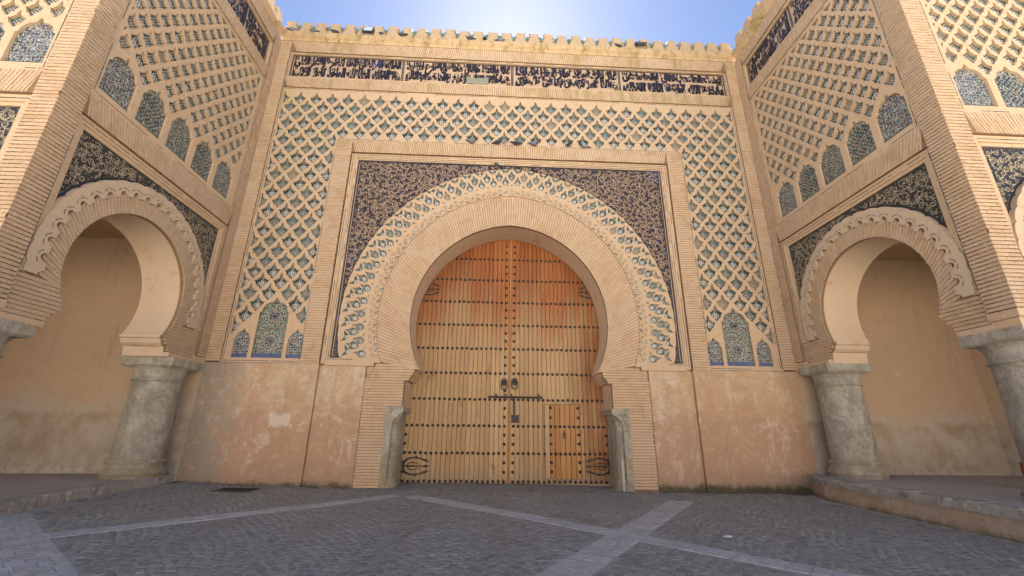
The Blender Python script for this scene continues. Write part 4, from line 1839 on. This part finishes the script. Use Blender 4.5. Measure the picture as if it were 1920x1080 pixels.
hinge(-3.30, .50, 1, .92, leafL)
hinge(3.36, .52, -1, .90, leafR)
hinge(-3.20, 6.25, 1, .80, leafL)
hinge(3.24, 6.27, -1, .78, leafR)
for (x, z, leaf) in ((-.12, 3.06, leafL), (.225, 3.08, leafR)):
    b = MB()
    FD = F((x, 1.29, z), (1, 0, 0), (0, -1, 0))
    pl = [(.105 * math.cos(k * .393) * (1 + .10 * (k % 2)), .02 + .12 * math.sin(k * .393) * (1 + .10 * (k % 2))) for k in range(16)]
    relief(b, FD, [pl], [], .02, 0)
    o = b.build('knocker', 'iron', leaf)
    b = MB()
    tube(b, [(x + .10 * math.sin(k * .5236), 1.25 - .012 * abs(math.cos(k * .26)), z - .10 + .125 * math.cos(k * .5236)) for k in range(13)], .019)
    tube(b, [(x, 1.27, z + .03), (x, 1.235, z + .025), (x, 1.235, z - .01)], .03)
    b.build('ring', 'iron', o)
b = MB()
tube(b, [(-.64, 1.255, 2.60), (1.14, 1.255, 2.60)], .03)
bolt = b.build('bolt_bar', 'iron', leafR)
for x in (-.38, -.06, .12, 1.02):
    b = MB()
    box(b, x - .03, x + .03, 1.225, 1.30, 2.50, 2.70)
    b.build('bolt_staple', 'iron', bolt)
b = MB()
box(b, .185, .235, 1.235, 1.29, 2.03, 2.60)
b.build('hasp', 'iron', bolt)
b = MB()
FD = F((.25, 1.29, 1.925), (1, 0, 0), (0, -1, 0))
relief(b, FD, [[(-.125, -.125), (0, -.11), (.125, -.125), (.11, 0), (.125, .125), (0, .11), (-.125, .125), (-.11, 0)]], [], .045, 0)
relief(b, FD, [[(-.07, -.07), (.07, -.07), (.07, .07), (-.07, .07)]], [], .075, .045)
b.build('lock_plate', 'iron', bolt)
b = MB()
tube(b, [(1.83 + .045 * math.sin(k * .5236), 1.25, 1.42 + .07 * math.cos(k * .5236)) for k in range(13)], .014)
box(b, 1.81, 1.85, 1.24, 1.29, 1.46, 1.56)
b.build('wicket_ring', 'iron', leafR)

# ================================================================== THE TWO TOWERS
SOPEN = Arc(3.02, 4.80, 1.63, 6.42, 3.95)
SRING = Arc(3.02, 4.80, 2.06, 6.86, 3.95)
SRING2 = Arc(3.02, 4.75, 2.09, 6.86, 4.24)
SSCAL = Arc(3.02, 4.75, 2.38, 7.16, 4.24)
NICHES = [3.02 + .975 * k for k in (-2, -1, 0, 1, 2)]
TROWS = [("نصر من الله لمولى", "العز والملك لله"), ("بناه مولانا المظفر", "الحمد لله العظيم")]


def column(tower, s, cx, cy, z0, zt, rad):
    ax, ay = cx, cy
    n = 28
    prof = [(rad * 1.22, z0), (rad * 1.22, z0 + .09), (rad * 1.30, z0 + .10), (rad * 1.24, z0 + .17), (rad * 1.06, z0 + .27), (rad * 1.05, z0 + .33),
            (rad * 1.13, z0 + .36), (rad * 1.13, z0 + .42), (rad * 1.02, z0 + .45)]
    parts = {'column_base': prof,
             'shaft': [(rad * 1.0, z0 + .45), (rad * 1.0, z0 + 1.0), (rad * .985, zt - 1.0), (rad * .975, zt - .62)],
             'capital': [(rad * .975, zt - .62), (rad * 1.05, zt - .61), (rad * 1.07, zt - .585), (rad * 1.05, zt - .56), (rad * .99, zt - .55), (rad * 1.01, zt - .42),
                         (rad * 1.06, zt - .32), (rad * 1.07, zt - .31), (rad * 1.10, zt - .30), (rad * 1.13, zt - .26), (rad * 1.17, zt - .2499)]}
    col = bpy.data.objects.new('column', None)
    COL.objects.link(col)
    col.parent = tower
    col.matrix_parent_inverse = Matrix.Translation(-WLOC[tower.name])
    for nm, pr in parts.items():
        b = MB()
        for r_, z in pr:
            for k in range(n):
                a = k * 2 * math.pi / n
                w = 1 + random.uniform(-.006, .006)
                b.v.append((cx + r_ * w * math.cos(a), cy + r_ * w * math.sin(a), z))
        for j in range(len(pr) - 1):
            for k in range(n):
                b.f.append((j * n + k, j * n + (k + 1) % n, (j + 1) * n + (k + 1) % n, (j + 1) * n + k))
        b.build(nm, 'stone', col, None, True)
    b = MB()
    h = rad * 1.13 + .03
    x0, x1, y0, y1 = cx - h, cx + h, cy - .56, cy + .56
    c = .05
    P = []
    for e, z in ((c, zt - .25), (0, zt - .20), (0, zt)):
        P += [(x0 + e, y0 + e, z), (x1 - e, y0 + e, z), (x1 - e, y1 - e, z), (x0 + e, y1 - e, z)]
    b.add(P, [(3, 2, 1, 0), (8, 9, 10, 11)] + [(j * 4 + i, j * 4 + (i + 1) % 4, j * 4 + 4 + (i + 1) % 4, j * 4 + 4 + i) for j in (0, 1) for i in range(4)])
    b.build('abacus', 'stone', col)


def tower_face(tower, f, front, singles, zab, zf):
    """one decorated arched face, u 0..6 with the tower corner at u=6"""
    ua, ub = .33, 5.50
    SOPEN = Arc(3.02, 4.75, 1.69, 6.44, zf)
    SRING = Arc(3.02, 4.75, 2.10, 6.87, zf)
    x0 = SOPEN.pt(1, 1)[0] - 3.02
    # slab with arch
    imp = [(x0, zf), (x0 - .05, zf - .005), (x0 - .05, zf - .08), (x0, zf - .09), (x0 + .04, zf - .20), (x0 + .12, zf - .27), (x0 + .17, zf - .28), (x0 + .20, zab)]
    ap = SOPEN.path(28)
    prof = [(3.02 + x, y) for x, y in imp[::-1]] + ap[::-1] + [(3.02 - x, y) for x, y in imp]
    e0, e1 = (0.0, 5.78) if not front else (-.6, 4.75)
    b = MB()
    relief(b, f, [[(e0, zab), (prof[-1][0], zab)] + prof[::-1][1:-1] + [(prof[0][0], zab), (e1, zab), (e1, 15.9), (e0, 15.9)]], [], -.22, -1.24, True)
    b.build('wall', 'soffit', tower)
    # mortar beds
    b = MB()
    fbox(b, f, 0 if not front else -.6, ua, zab + .2, 15.86, -.22, -.018)
    fbox(b, f, ub, 5.985, zab + .32, 15.86, -.22, -.018)
    for v0, v1 in ((7.67, 8.20), (13.66, 14.12), (15.36, 15.86)):
        fbox(b, f, ua, ub, v0, v1, -.22, -.018)
    zr = zab + .12
    ringp = [(.33, zr), (prof[-1][0], zr)] + [q for q in prof[::-1][1:-1] if q[1] > zr + .005] + [(prof[0][0], zr), (5.5, zr), (5.5, 4.22), (SSCAL.pt(1, 1)[0], 4.22)] \
        + [q for q in [SRING.pt(k / 24, 1) for k in range(24, -1, -1)] + [SRING.pt(k / 24, -1) for k in range(1, 25)] if q[1] > 4.3] + [(SSCAL.pt(1, -1)[0], 4.22), (.33, 4.22)]
    relief(b, f, [ringp], [], -.122, -.22)
    b.build('mortar_bed', 'mortar', tower)
    B = Bricks(f, 0.0, -.03)
    B.field((0 if not front else -.6) + .005, ua - .005, zab + .2, 15.86)
    B.field(ub + .005, 5.995, zab + .32, 15.86)
    n1 = len(B.rect)
    for v0, v1, cv in ((7.67, 8.20, 2.0), (13.66, 14.12, 8.0), (15.36, 15.86, 9.5)):
        B.flat_arch(ua, ub, v0, v1, 3.02, cv)
    B.emit(tower, 'tbrick', 'tbrick_o', singles, CAMP)
    B = Bricks(f, -.10, -.13)

    def fu(sd_):
        def g(v):
            x = float(np.interp(v, [zab, zf - .28, zf - .27, zf - .20, zf - .09, zf], [x0 + .20, x0 + .17, x0 + .12, x0 + .04, x0 - .04, x0]))
            if v > zf:
                x = math.sqrt(max(.1, (SOPEN.R) ** 2 - (v - SOPEN.zc) ** 2)) - SOPEN.e
            if sd_ > 0:
                return (3.02 + x + .004, ub - .01 if v < 4.21 else 3.02 + 2.02)
            return (ua + .01 if v < 4.21 else 3.02 - 2.02, 3.02 - x - .004)
        return g
    for sd_ in (-1, 1):
        B.field(0, 0, zab + .13, 4.21, fu(sd_))
    ring_bricks(B, SOPEN, SRING, 3.70, math.atan2(.53, 1.95))
    B.emit(tower, 'tbrick', 'tbrick_o', 0, CAMP)
    # string courses under the pilasters
    for (c0, c1, c2, c3) in ((0.0 if not front else -.6, ua + .05, zab + .19, -.055), (ua + .05, 3.02 - x0 - .22, zab + .115, -.075), (3.02 + x0 + .22, ub - .05, zab + .115, -.075)):
        b = MB()
        fbox(b, f, c0, c1, zab, c2, -.22, c3)
        b.build('string_course', 'plaster', tower)
    b = MB()
    # spandrel mouldings
    frame(b, f, ua + .004, ub - .004, 4.225, 7.665, .16, -.22, -.085, False)
    frame(b, f, ua + .165, ub - .165, 4.225, 7.504, .08, -.22, -.12, False)
    b.build('moulding', 'plaster', tower)
    b = MB()
    frame(b, f, ua + .004, ub - .004, 14.125, 15.355, .10, -.22, -.06)
    b.build('moulding', 'plaster', tower)
    ln = MB()
    dashes(ln, f, ua + .05, ub - .05, 7.57, 0, -.082, True)
    for u in (ua + .06, ub - .08):
        dashes(ln, f, u, 0, 4.3, 7.55, -.082, False)
        dashes(ln, f, u, 0, 8.3, 13.6, -.037, False)
    dashes(ln, f, ua + .08, ub - .08, 8.27, 0, -.037, True)
    dashes(ln, f, ua + .08, ub - .08, 13.59, 0, -.037, True)
    dashes(ln, f, ua + .05, ub - .05, 15.30, 0, -.057, True)
    # spandrel
    u0, u1 = ua + .24, ub - .24
    b = MB()
    sc = [SSCAL.pt(1 - i / 24, -1) for i in range(24)] + [SSCAL.pt(i / 24, 1) for i in range(25)]
    relief(b, f, [[(u0, 4.225), (u0, 7.425), (u1, 7.425), (u1, 4.225)]], [[(sc[0][0] + .04, 4.1)] + [(3.02 + (x - 3.02) * .97, y - .05) for x, y in sc] + [(sc[-1][0] - .04, 4.1)]], -.16, -.22)
    sp = b.build('spandrel_panel', 'black', tower)
    b = MB()
    scrolls(b, f, lambda u, v: min(u - u0 - .02, u1 - u - .02, 7.40 - v, v - 4.25, SSCAL.outside(u, v) - .07), u0, u1, 4.22, 7.42, -.151, .014, .088, 40000)
    b.build('arabesque_relief', 'clay2', sp, 'stuff')
    # scalloped arch moulding
    NS = 11
    op, ip = [], []
    for side in (-1, 1):
        o_, i_ = [], []
        for k in range(NS * 32 + 1):
            s = k / (NS * 32)
            ph = s * NS
            loc = (ph + .5) % 1.0 - .5              # 0 at a notch
            bump = .29 + .045 * math.sqrt(max(0, 1 - (2 * loc) ** 2))
            a = SRING2.pt(s, side)
            c = SSCAL.pt(s, side)
            l = math.hypot(c[0] - a[0], c[1] - a[1])
            e = ((c[0] - a[0]) / l, (c[1] - a[1]) / l)
            o_.append((a[0] + e[0] * bump, a[1] + e[1] * bump))
            nt = .125 * math.sqrt(max(0, 1 - (loc / .27) ** 2)) if abs(loc) < .27 else 0
            r0 = -.03 + nt + (.025 if abs(loc) >= .24 else 0) * 0
            i_.append((a[0] + e[0] * r0, a[1] + e[1] * r0))
        op.append(o_)
        ip.append(i_)
    poly = op[0][::-1] + op[1][1:] + ip[1][::-1] + ip[0][1:]
    b = MB()
    relief(b, f, [poly], [], -.045, -.22)
    b.build('scalloped_moulding', 'scallop', tower)
    for side in (-1, 1):
        for k in range(NS):
            s = k / NS
            if k == 0 and side < 0:
                continue
            for rr in (.165,):
                q, p, e = band_shape(SRING2, SSCAL, s, side, .0, [(math.cos(j * math.pi / 10), math.sin(j * math.pi / 10)) for j in range(2, 9)], rr)
                ribbon(ln, f, q[:3], .018, -.042)
                ribbon(ln, f, q[3:], .018, -.042)
    ln.build('inlay_line', 'line', tower, 'stuff')
    # lattice with niches
    sx, sy = .4875 / .585, .31 / .36
    NIP = [niche(c, .80, 8.42, 9.20, 9.60) for c in NICHES]
    holes, full = [], []
    for k in range(14):
        v = 9.53 + .31 * k
        for i in range(-7, 8):
            u = 3.02 + (i + (.5 if k % 2 else 0)) * .4875
            sh = [(u + x * sx, v + y * sy) for x, y in HOLE]
            q = cliprect(sh, ua + .17, ub - .17, 8.4, 13.52)
            if not q:
                continue
            if k == 0 and min(abs(u - c) for c in NICHES) < .3:
                continue
            if k == 0 and (u < ua + .3 or u > ub - .3):
                continue
            if len(q) == len(sh) and max(abs(a[0] - c[0]) + abs(a[1] - c[1]) for a, c in zip(q, sh)) < 1e-6:
                full.append((u, v))
            else:
                joinedq.append(q)
            holes.append(q)
    for sgn in (0,):
        for c in NICHES[:-1]:
            m = c + .4875
    b = MB()
    relief(b, f, [[(ua, 8.205), (ub, 8.205), (ub, 13.655), (ua, 13.655)]], handcut(holes + NIP, 5), -.04, -.115)
    b.build('lattice_relief', 'plaster', tower)
    b = MB()
    fbox(b, f, ua, ub, 8.21, 13.65, -.235, -.113)
    b.build('tile_backing', 'teal', tower)
    for (u, v) in full:
        link('tile_inset', INSMET, None, tower, None, f.mat(u, v, -.103))
    joined_insets(f, joinedq, -.104, tower)
    joinedq.clear()
    for i, poly in enumerate(NIP):
        mosaic_panel(f, poly, -.10, ('mos3', 'mos2', 'mos1', 'mos2', 'mos3')[i], tower, 'teal', .07)
    inscription(f, ua + .12, ub - .12, 14.24, 15.24, -.13, TROWS if not front else TROWS[::-1], tower, 2, 'clay', 'navy')
    b = MB()
    fbox(b, f, ua + .105, ub - .105, 14.228, 15.252, -.22, -.16)
    b.build('panel_bed', 'plaster', tower)


joinedq = []
INSMET = inset_mesh([(x * .4875 / .585, y * .31 / .36) for x, y in HOLE], 1.06, 'ins_o')
for s, lab in ((-1, 'tall pavilion tower with open arches left of the gate, on a low grey stone platform'),
               (1, 'tall pavilion tower with open arches right of the gate, on a high plastered platform')):
    tower = thing('gate_tower', lab, 'tower', (s * 12.0, -3.0, 0), 'towers flanking the gate')
    fs = F((s * W0, 0, 0), (0, -1, 0), (-s, 0, 0))
    ff = F((s * 15.02, -6.0, 0), (-s, 0, 0), (0, -1, 0))
    zab, zf = (3.33, 3.86) if s < 0 else (3.48, 4.06)
    tower_face(tower, fs, False, 130, zab, zf)
    tower_face(tower, ff, True, 170, zab, zf)
    # corner pier behind the corner bricks, rear and outer walls, ceiling, upper mass
    b = MB()
    x0, x1 = sorted((s * (W0 + .018), s * (W0 + .50)))
    box(b, x0, x1, -5.982, -5.5, zab + .32, 15.86)
    b.build('corner_pier', 'mortar', tower)
    b = MB()
    x0, x1 = sorted((s * (W0 + .04), s * (W0 + .57)))
    box(b, x0, x1, -5.96, -5.449, zab + .165, zab + .318)
    x0, x1 = sorted((s * (W0 + .095), s * (W0 + .60)))
    box(b, x0, x1, -5.905, -5.447, zab + .001, zab + .164)
    b.build('impost_block', 'plaster', tower)
    b = MB()
    x0, x1 = sorted((s * 9.03, s * 15.0))
    box(b, x0, x1, 0.005, .3, -.3, 15.85)
    x0, x1 = sorted((s * 15.0, s * 15.6))
    box(b, x0, x1, -5.76, .3, -.3, 15.85)
    b.build('inner_wall', 'inner', tower)
    b = MB()
    x0, x1 = sorted((s * 10.27, s * 15.0))
    box(b, x0, x1, -4.77, 0.0, 7.3, 7.9)
    b.build('ceiling', 'inner', tower)
    b = MB()
    x0, x1 = sorted((s * 9.3, s * 15.6))
    box(b, x0, x1, -5.75, .25, 15.86, 16.14)
    b.build('roof_bed', 'soffit', tower)
    cp = [(-.24, 15.86), (.02, 15.865), (.05, 15.95), (.13, 16.02), (.15, 16.06), (.15, 16.20), (-.24, 16.20)]
    b = MB()
    extrude_profile(b, fs, cp, .152, 6.149)
    extrude_profile(b, ff, cp, -.6, 5.99)
    b.build('cornice', 'cornice', tower)
    for k in range(10):
        u = .55 + k * .585
        mw = Matrix.Translation((s * (W0 + .02), -u, 16.195)) @ Matrix.Rotation(R(90), 4, 'Z') @ Matrix.Rotation(random.uniform(-.03, .03), 4, 'Y')
        link('merlon', random.choice(MERV), None, tower, None, mw)
    for k in range(10):
        mw = Matrix.Translation((s * (9.55 + k * .60), -5.98, 16.195)) @ Matrix.Rotation(random.uniform(-.03, .03), 4, 'Y')
        link('merlon', random.choice(MERV), None, tower, None, mw)
    x0 = s * 9.18
    tile_roof(x0, x0 + s * .10, -5.7, -.1, 16.16, 16.86, False, tower)
    # platform
    if s < 0:
        edge = [(-9.05, .0), (-8.98, -.5), (-8.93, -1.4), (-8.85, -2.4), (-8.72, -3.5), (-8.55, -4.6), (-8.30, -6.0), (-7.9, -7.4), (-7.9, -9.0)]
        ztop = .365
    else:
        edge = [(8.72, -.02), (8.46, -.6), (8.22, -1.2), (8.13, -2.0), (8.09, -3.1), (8.03, -4.5), (8.0, -5.8), (7.9, -7.2), (7.9, -9.0)]
        ztop = .455
    b = MB()
    n = len(edge)
    far = s * 15.0
    for (x, y) in edge:
        b.v += [(x + s * .30, y, ztop - .012), (far, y, ztop - .012)]
    for i in range(n - 1):
        b.f.append((2 * i, 2 * i + 1, 2 * i + 3, 2 * i + 2))
    plat = b.build('platform', 'slab', tower)
    for i in range(n - 1):                     # kerb stones along the edge
        (xa, ya), (xb, yb) = edge[i], edge[i + 1]
        m = 1 if abs(yb - ya) < .8 else 2
        for k in range(m):
            b = MB()
            q0, q1 = k / m, (k + 1) / m
            A = (xa + (xb - xa) * q0, ya + (yb - ya) * q0 - .004)
            C = (xa + (xb - xa) * q1, ya + (yb - ya) * q1 + .004)
            zt = ztop + random.uniform(-.012, .006)
            zb = zt - (.16 if s > 0 else .55)
            ov = .03 if s > 0 else 0
            ns = 6
            for j in range(ns + 1):
                t_ = j / ns
                x, y = A[0] + (C[0] - A[0]) * t_, A[1] + (C[1] - A[1]) * t_
                w = random.uniform(-.022, .022)
                ch = random.uniform(.015, .05)
                b.v += [(x - s * ov + s * w * 0 + s * .0, y, zb), (x - s * ov + w, y, zt - ch), (x - s * ov + s * ch + w, y, zt + random.uniform(-.006, .004)), (x + s * .34, y, zt)]
            for j in range(ns):
                for e in range(3):
                    b.f.append((4 * j + e, 4 * j + e + 1, 4 * j + 5 + e, 4 * j + 4 + e))
            b.f += [(0, 1, 2, 3), tuple(4 * ns + e for e in (3, 2, 1, 0))]
            b.build('kerb_stone', 'kerb', plat)
    if s > 0:
        b = MB()
        for (x, y) in edge:
            b.v += [(x + .01, y, -.3), (x + .01, y, ztop - .06)]
        for i in range(n - 1):
            b.f.append((2 * i, 2 * i + 1, 2 * i + 3, 2 * i + 2))
        b.build('platform_face', 'platface', plat)
    column(tower, s, s * 9.63, -.74, ztop - .02, zab, .55)
    column(tower, s, s * 9.72, -5.38, ztop - .02, zab, .56)
    column(tower, s, s * 14.6, -5.38, ztop - .02, zab, .56)

# ================================================================== SMALL THINGS
# floodlights on the cornice
flat('lamp_grey', (.05, .05, .055), .4)
flat('lamp_glass', (.62, .68, .74), .12, .6)
for x, tilt, lab in ((-5.72, 18, 'square black floodlight on the cornice, near the left tower'), (5.15, 48, 'black floodlight tilted downward on the cornice, near the right tower')):
    fl = thing('floodlight', lab, 'floodlight', (x, -.12, 16.2), 'floodlights on the cornice')
    Rm = Matrix.Translation((x, -.14, 16.48)) @ Matrix.Rotation(R(-tilt), 4, 'X')
    b = MB()
    box(b, -.20, .20, -.03, .05, -.19, .19)
    box(b, -.15, .15, .05, .10, -.14, .14)
    me = b.mesh('housing')
    o = link('housing', me, 'lamp_grey', fl, None, Rm)
    b = MB()
    box(b, -.165, .165, -.036, -.031, -.155, .155)
    link('glass', b.mesh('glass'), 'lamp_glass', fl, None, Rm)
    b = MB()
    tube(b, [(x - .23, -.14, 16.48), (x - .23, -.14, 16.22), (x + .23, -.14, 16.22), (x + .23, -.14, 16.48)], .016)
    b.build('bracket', 'lamp_grey', fl)

# pigeons
for k, cc in (('pg1', (.17, .18, .20)), ('pg2', (.045, .045, .055)), ('pg3', (.26, .27, .29))):
    t = NT('pigeon_' + k, .6, .3)
    tc = t.n('TexCoord').outputs['Object']
    x = t.xyz(tc)
    c = t.mix(t.ss(x[0], .05, .10), cc, (.05, .065, .07))
    c = t.mix(t.math('MULTIPLY', t.ss(t.noise(18, 2, vec=tc), .5, .55), t.ss(x[0], .02, -.04, 0, .6)), c, (.035, .035, .04))
    t.color(c)
    M[k] = t.m
t = NT('pigeon_legs', .6)
t.color((.35, .10, .08))
M['pgleg'] = t.m


def pigeon_mesh(pose):
    """body lofted along a spine from tail to beak; x forward"""
    # (x, z, half width, half height)
    S = {'sit': [(-.21, .075, .012, .006), (-.17, .08, .032, .012), (-.12, .085, .035, .022), (-.07, .085, .058, .048), (-.01, .088, .072, .064), (.05, .10, .066, .062),
                 (.085, .128, .045, .046), (.10, .16, .032, .032), (.112, .186, .030, .028), (.13, .198, .026, .024), (.147, .194, .013, .012), (.168, .186, .004, .004)],
         'low': [(-.22, .055, .012, .006), (-.17, .06, .032, .012), (-.12, .066, .038, .024), (-.07, .072, .060, .046), (-.01, .078, .072, .058), (.05, .088, .064, .055),
                 (.09, .10, .045, .042), (.115, .115, .033, .032), (.135, .125, .029, .027), (.153, .125, .022, .02), (.168, .118, .010, .010), (.185, .11, .003, .003)],
         'up': [(-.15, -.005, .012, .006), (-.125, .03, .030, .012), (-.09, .075, .034, .024), (-.055, .10, .056, .046), (-.01, .125, .068, .060), (.03, .16, .060, .058),
                (.052, .195, .042, .044), (.06, .225, .031, .032), (.068, .248, .029, .027), (.085, .258, .025, .023), (.102, .254, .012, .011), (.122, .246, .004, .004)]}[pose]
    b = MB()
    n = 10
    for i, (x, z, w, h) in enumerate(S):
        for k in range(n):
            a = k * 6.28319 / n
            b.v.append((x, w * math.cos(a), z + h * math.sin(a)))
    for i in range(len(S) - 1):
        for k in range(n):
            b.f.append((i * n + k, (i + 1) * n + k, (i + 1) * n + (k + 1) % n, i * n + (k + 1) % n))
    b.f.append(tuple(range(n)))
    b.f.append(tuple((len(S) - 1) * n + k for k in range(n))[::-1])
    me = b.mesh('body', True)
    lg = MB()
    zb = S[4][1] - S[4][3]
    for y in (-.025, .025):
        tube(lg, [(.0, y, zb + .015), (.005, y, .008)], .006, 5)
        for dx, dy in ((.03, 0), (.022, .014), (.022, -.014), (-.014, 0)):
            tube(lg, [(.005, y, .008), (.005 + dx, y + dy, .004)], .004, 4)
    return me, lg.mesh('legs')


PM = {p: pigeon_mesh(p) for p in ('sit', 'low', 'up')}
LED = 11.412
PIG = [(-1.45, -.034, LED, 'sit', 'pg1', 15, 'grey pigeon first from the left on the ledge above the door arch'),
       (-.52, -.034, LED, 'sit', 'pg2', -20, 'dark pigeon second from the left on the ledge above the door arch'),
       (.16, -.034, LED, 'low', 'pg2', 20, 'dark pigeon crouching low, third from the left on the ledge above the door arch'),
       (.80, -.034, LED, 'sit', 'pg1', 10, 'dark-grey pigeon fourth from the left on the ledge above the door arch'),
       (2.11, -.034, LED, 'up', 'pg2', 25, 'black pigeon standing upright, fifth from the left on the ledge above the door arch'),
       (2.65, -.034, LED, 'low', 'pg3', 190, 'pale-grey pigeon at the right end of the row on the ledge above the door arch'),
       (-.55, .055, 10.478, 'up', 'pg1', 100, 'grey pigeon perched on the crown of the mosaic arch band'),
       (-8.61, -.10, 16.2, 'sit', 'pg1', 20, 'grey pigeon on the cornice in the corner by the left tower'),
       (-7.83, -.10, 16.2, 'low', 'pg1', 170, 'grey pigeon on the cornice, second from the left tower'),
       (-6.97, -.10, 16.2, 'low', 'pg2', 195, 'dark pigeon on the cornice just left of the floodlight'),
       (-5.20, -.10, 16.2, 'up', 'pg1', 80, 'grey pigeon on the cornice just right of the square floodlight'),
       (-4.39, -.10, 16.2, 'sit', 'pg2', 160, 'dark pigeon on the cornice, second to the right of the square floodlight'),
       (-1.74, -.10, 16.2, 'sit', 'pg2', 175, 'dark pigeon on the middle of the cornice, left of two others'),
       (-1.15, -.10, 16.2, 'up', 'pg2', 90, 'dark upright pigeon on the cornice between two others, facing away'),
       (-.50, -.10, 16.2, 'low', 'pg1', 10, 'grey pigeon on the cornice straight above the door seam'),
       (4.28, -.10, 16.2, 'low', 'pg2', 200, 'dark pigeon alone on the right part of the cornice')]
for (x, y, z, pose, m, az, lab) in PIG:
    pg = thing('pigeon', lab, 'pigeon', (x, y, z), 'pigeons on the gate')
    mw = Matrix.Translation((x, y, z)) @ Matrix.Rotation(R(az), 4, 'Z') @ Matrix.Diagonal((1.25, 1.25, 1.25, 1))
    me = PM[pose][0].copy()
    me.materials.clear()
    link('body', me, m, pg, None, mw)
    me = PM[pose][1]
    link('legs', me, 'pgleg', pg, None, mw)

# drain grate, paper scrap, white strip
b = MB()
gx, gy, g0 = -6.85, -1.05, gz(-6.85)
for i in range(11):
    box(b, gx - .42 + i * .08, gx - .385 + i * .08, gy - .24, gy + .24, g0 + .004, g0 + .034)
box(b, gx - .46, gx + .46, gy - .28, gy - .24, g0 + .003, g0 + .036)
box(b, gx - .46, gx + .46, gy + .24, gy + .28, g0 + .003, g0 + .036)
tag(b.build('drain_grate', 'iron'), 'black iron drain grate set in the setts at the foot of the wall', 'drain')
flat('paper', (.62, .62, .62))
b = MB()
for (x, y, h) in ((0, 0, .035), (.09, .01, .055), (.11, .07, .04), (.02, .08, .05), (-.04, .04, .034)):
    b.v.append((3.27 + x, -5.50 + y, gz(3.3) + h))
for (x, y, h) in ((0, 0, .03), (.09, .01, .03), (.11, .07, .03), (.02, .08, .03), (-.04, .04, .03)):
    b.v.append((3.27 + x, -5.50 + y, gz(3.3) + h))
b.f += [(0, 1, 2, 3, 4)] + [(i, 5 + i, 5 + (i + 1) % 5, (i + 1) % 5) for i in range(5)]
tag(b.build('paper_scrap', 'paper'), 'small white paper scrap lying on the dark setts', 'litter')
flat('pvc', (.46, .45, .43), .6)
b = MB()
box(b, 3.28, 3.325, .05, .085, -.05, .80)
tag(b.build('cable_cover', 'pvc'), 'white plastic cable cover upright on the right jamb column', 'cable cover')

# person resting on the high platform, only a knee in the picture
t = NT('rust_wool_robe', .9, .1)
t.color(t.mix(t.noise(6, 4), (.19, .058, .014), (.26, .09, .025)))
t.bump(t.noise(9, 4), .5, .02)
M['robe'] = t.m
flat('skin', (.30, .17, .11), .6)
flat('black_cloth', (.012, .012, .014), .8)


def skin_body(name, joints, edges, mat, parent, root=0):
    me = bpy.data.meshes.new(name)
    me.from_pydata([j[:3] for j in joints], edges, [])
    o = bpy.data.objects.new(name, me)
    COL.objects.link(o)
    sk = o.modifiers.new('skin', 'SKIN')
    for i, j in enumerate(joints):
        me.skin_vertices[0].data[i].radius = (j[3], j[3])
    me.skin_vertices[0].data[root].use_root = True
    su = o.modifiers.new('sub', 'SUBSURF')
    su.levels = su.render_levels = 2
    bpy.context.view_layer.update()
    m2 = bpy.data.meshes.new_from_object(o.evaluated_get(bpy.context.evaluated_depsgraph_get()))
    m2.polygons.foreach_set('use_smooth', [True] * len(m2.polygons))
    bpy.data.objects.remove(o)
    return link(name, m2, mat, parent)


px, py, pz = 11.72, -3.2, .445
man = thing('person', 'seated person in a rust-brown robe, knee showing at the edge of the high platform', 'person', (px, py, pz))
J = [(px, py, pz + .14, .17), (px, py, pz + .34, .155), (px, py + .01, pz + .52, .15), (px, py, pz + .60, .07), (px, py - .01, pz + .68, .055), (px, py - .02, pz + .78, .105), (px, py - .02, pz + .88, .07),
     (px - .18, py, pz + .52, .065), (px - .27, py - .05, pz + .30, .055), (px - .16, py - .26, pz + .22, .045),
     (px + .18, py, pz + .52, .065), (px + .27, py - .05, pz + .30, .055), (px + .16, py - .26, pz + .22, .045),
     (px - .20, py - .08, pz + .17, .115), (px - .42, py - .22, pz + .27, .09), (px - .18, py - .40, pz + .10, .075),
     (px + .20, py - .08, pz + .15, .115), (px + .42, py - .22, pz + .20, .09), (px + .14, py - .42, pz + .08, .075)]
Ed = [(0, 1), (1, 2), (2, 3), (3, 4), (4, 5), (5, 6), (2, 7), (7, 8), (8, 9), (2, 10), (10, 11), (11, 12), (0, 13), (13, 14), (14, 15), (0, 16), (16, 17), (17, 18)]
skin_body('body', J, Ed, 'robe', man)
b = MB()
for s_ in (-1, 1):
    cx, cy = (px - .12, py - .46) if s_ < 0 else (px + .06, py - .48)
    for k in range(8):
        a = k * 6.2832 / 8
        b.v.append((cx - s_ * 0 + .13 * math.cos(a), cy + .05 * math.sin(a), pz + .0))
    for k in range(8):
        a = k * 6.2832 / 8
        b.v.append((cx + .10 * math.cos(a), cy + .04 * math.sin(a), pz + .08))
    k0 = len(b.v) - 16
    b.f += [(k0 + k, k0 + (k + 1) % 8, k0 + 8 + (k + 1) % 8, k0 + 8 + k) for k in range(8)] + [tuple(k0 + 8 + k for k in range(8))]
b.build('shoes', 'black_cloth', man)
print('tris', sum(len(o.data.polygons) for o in bpy.data.objects if o.type == 'MESH'), 'objects', len(bpy.data.objects))
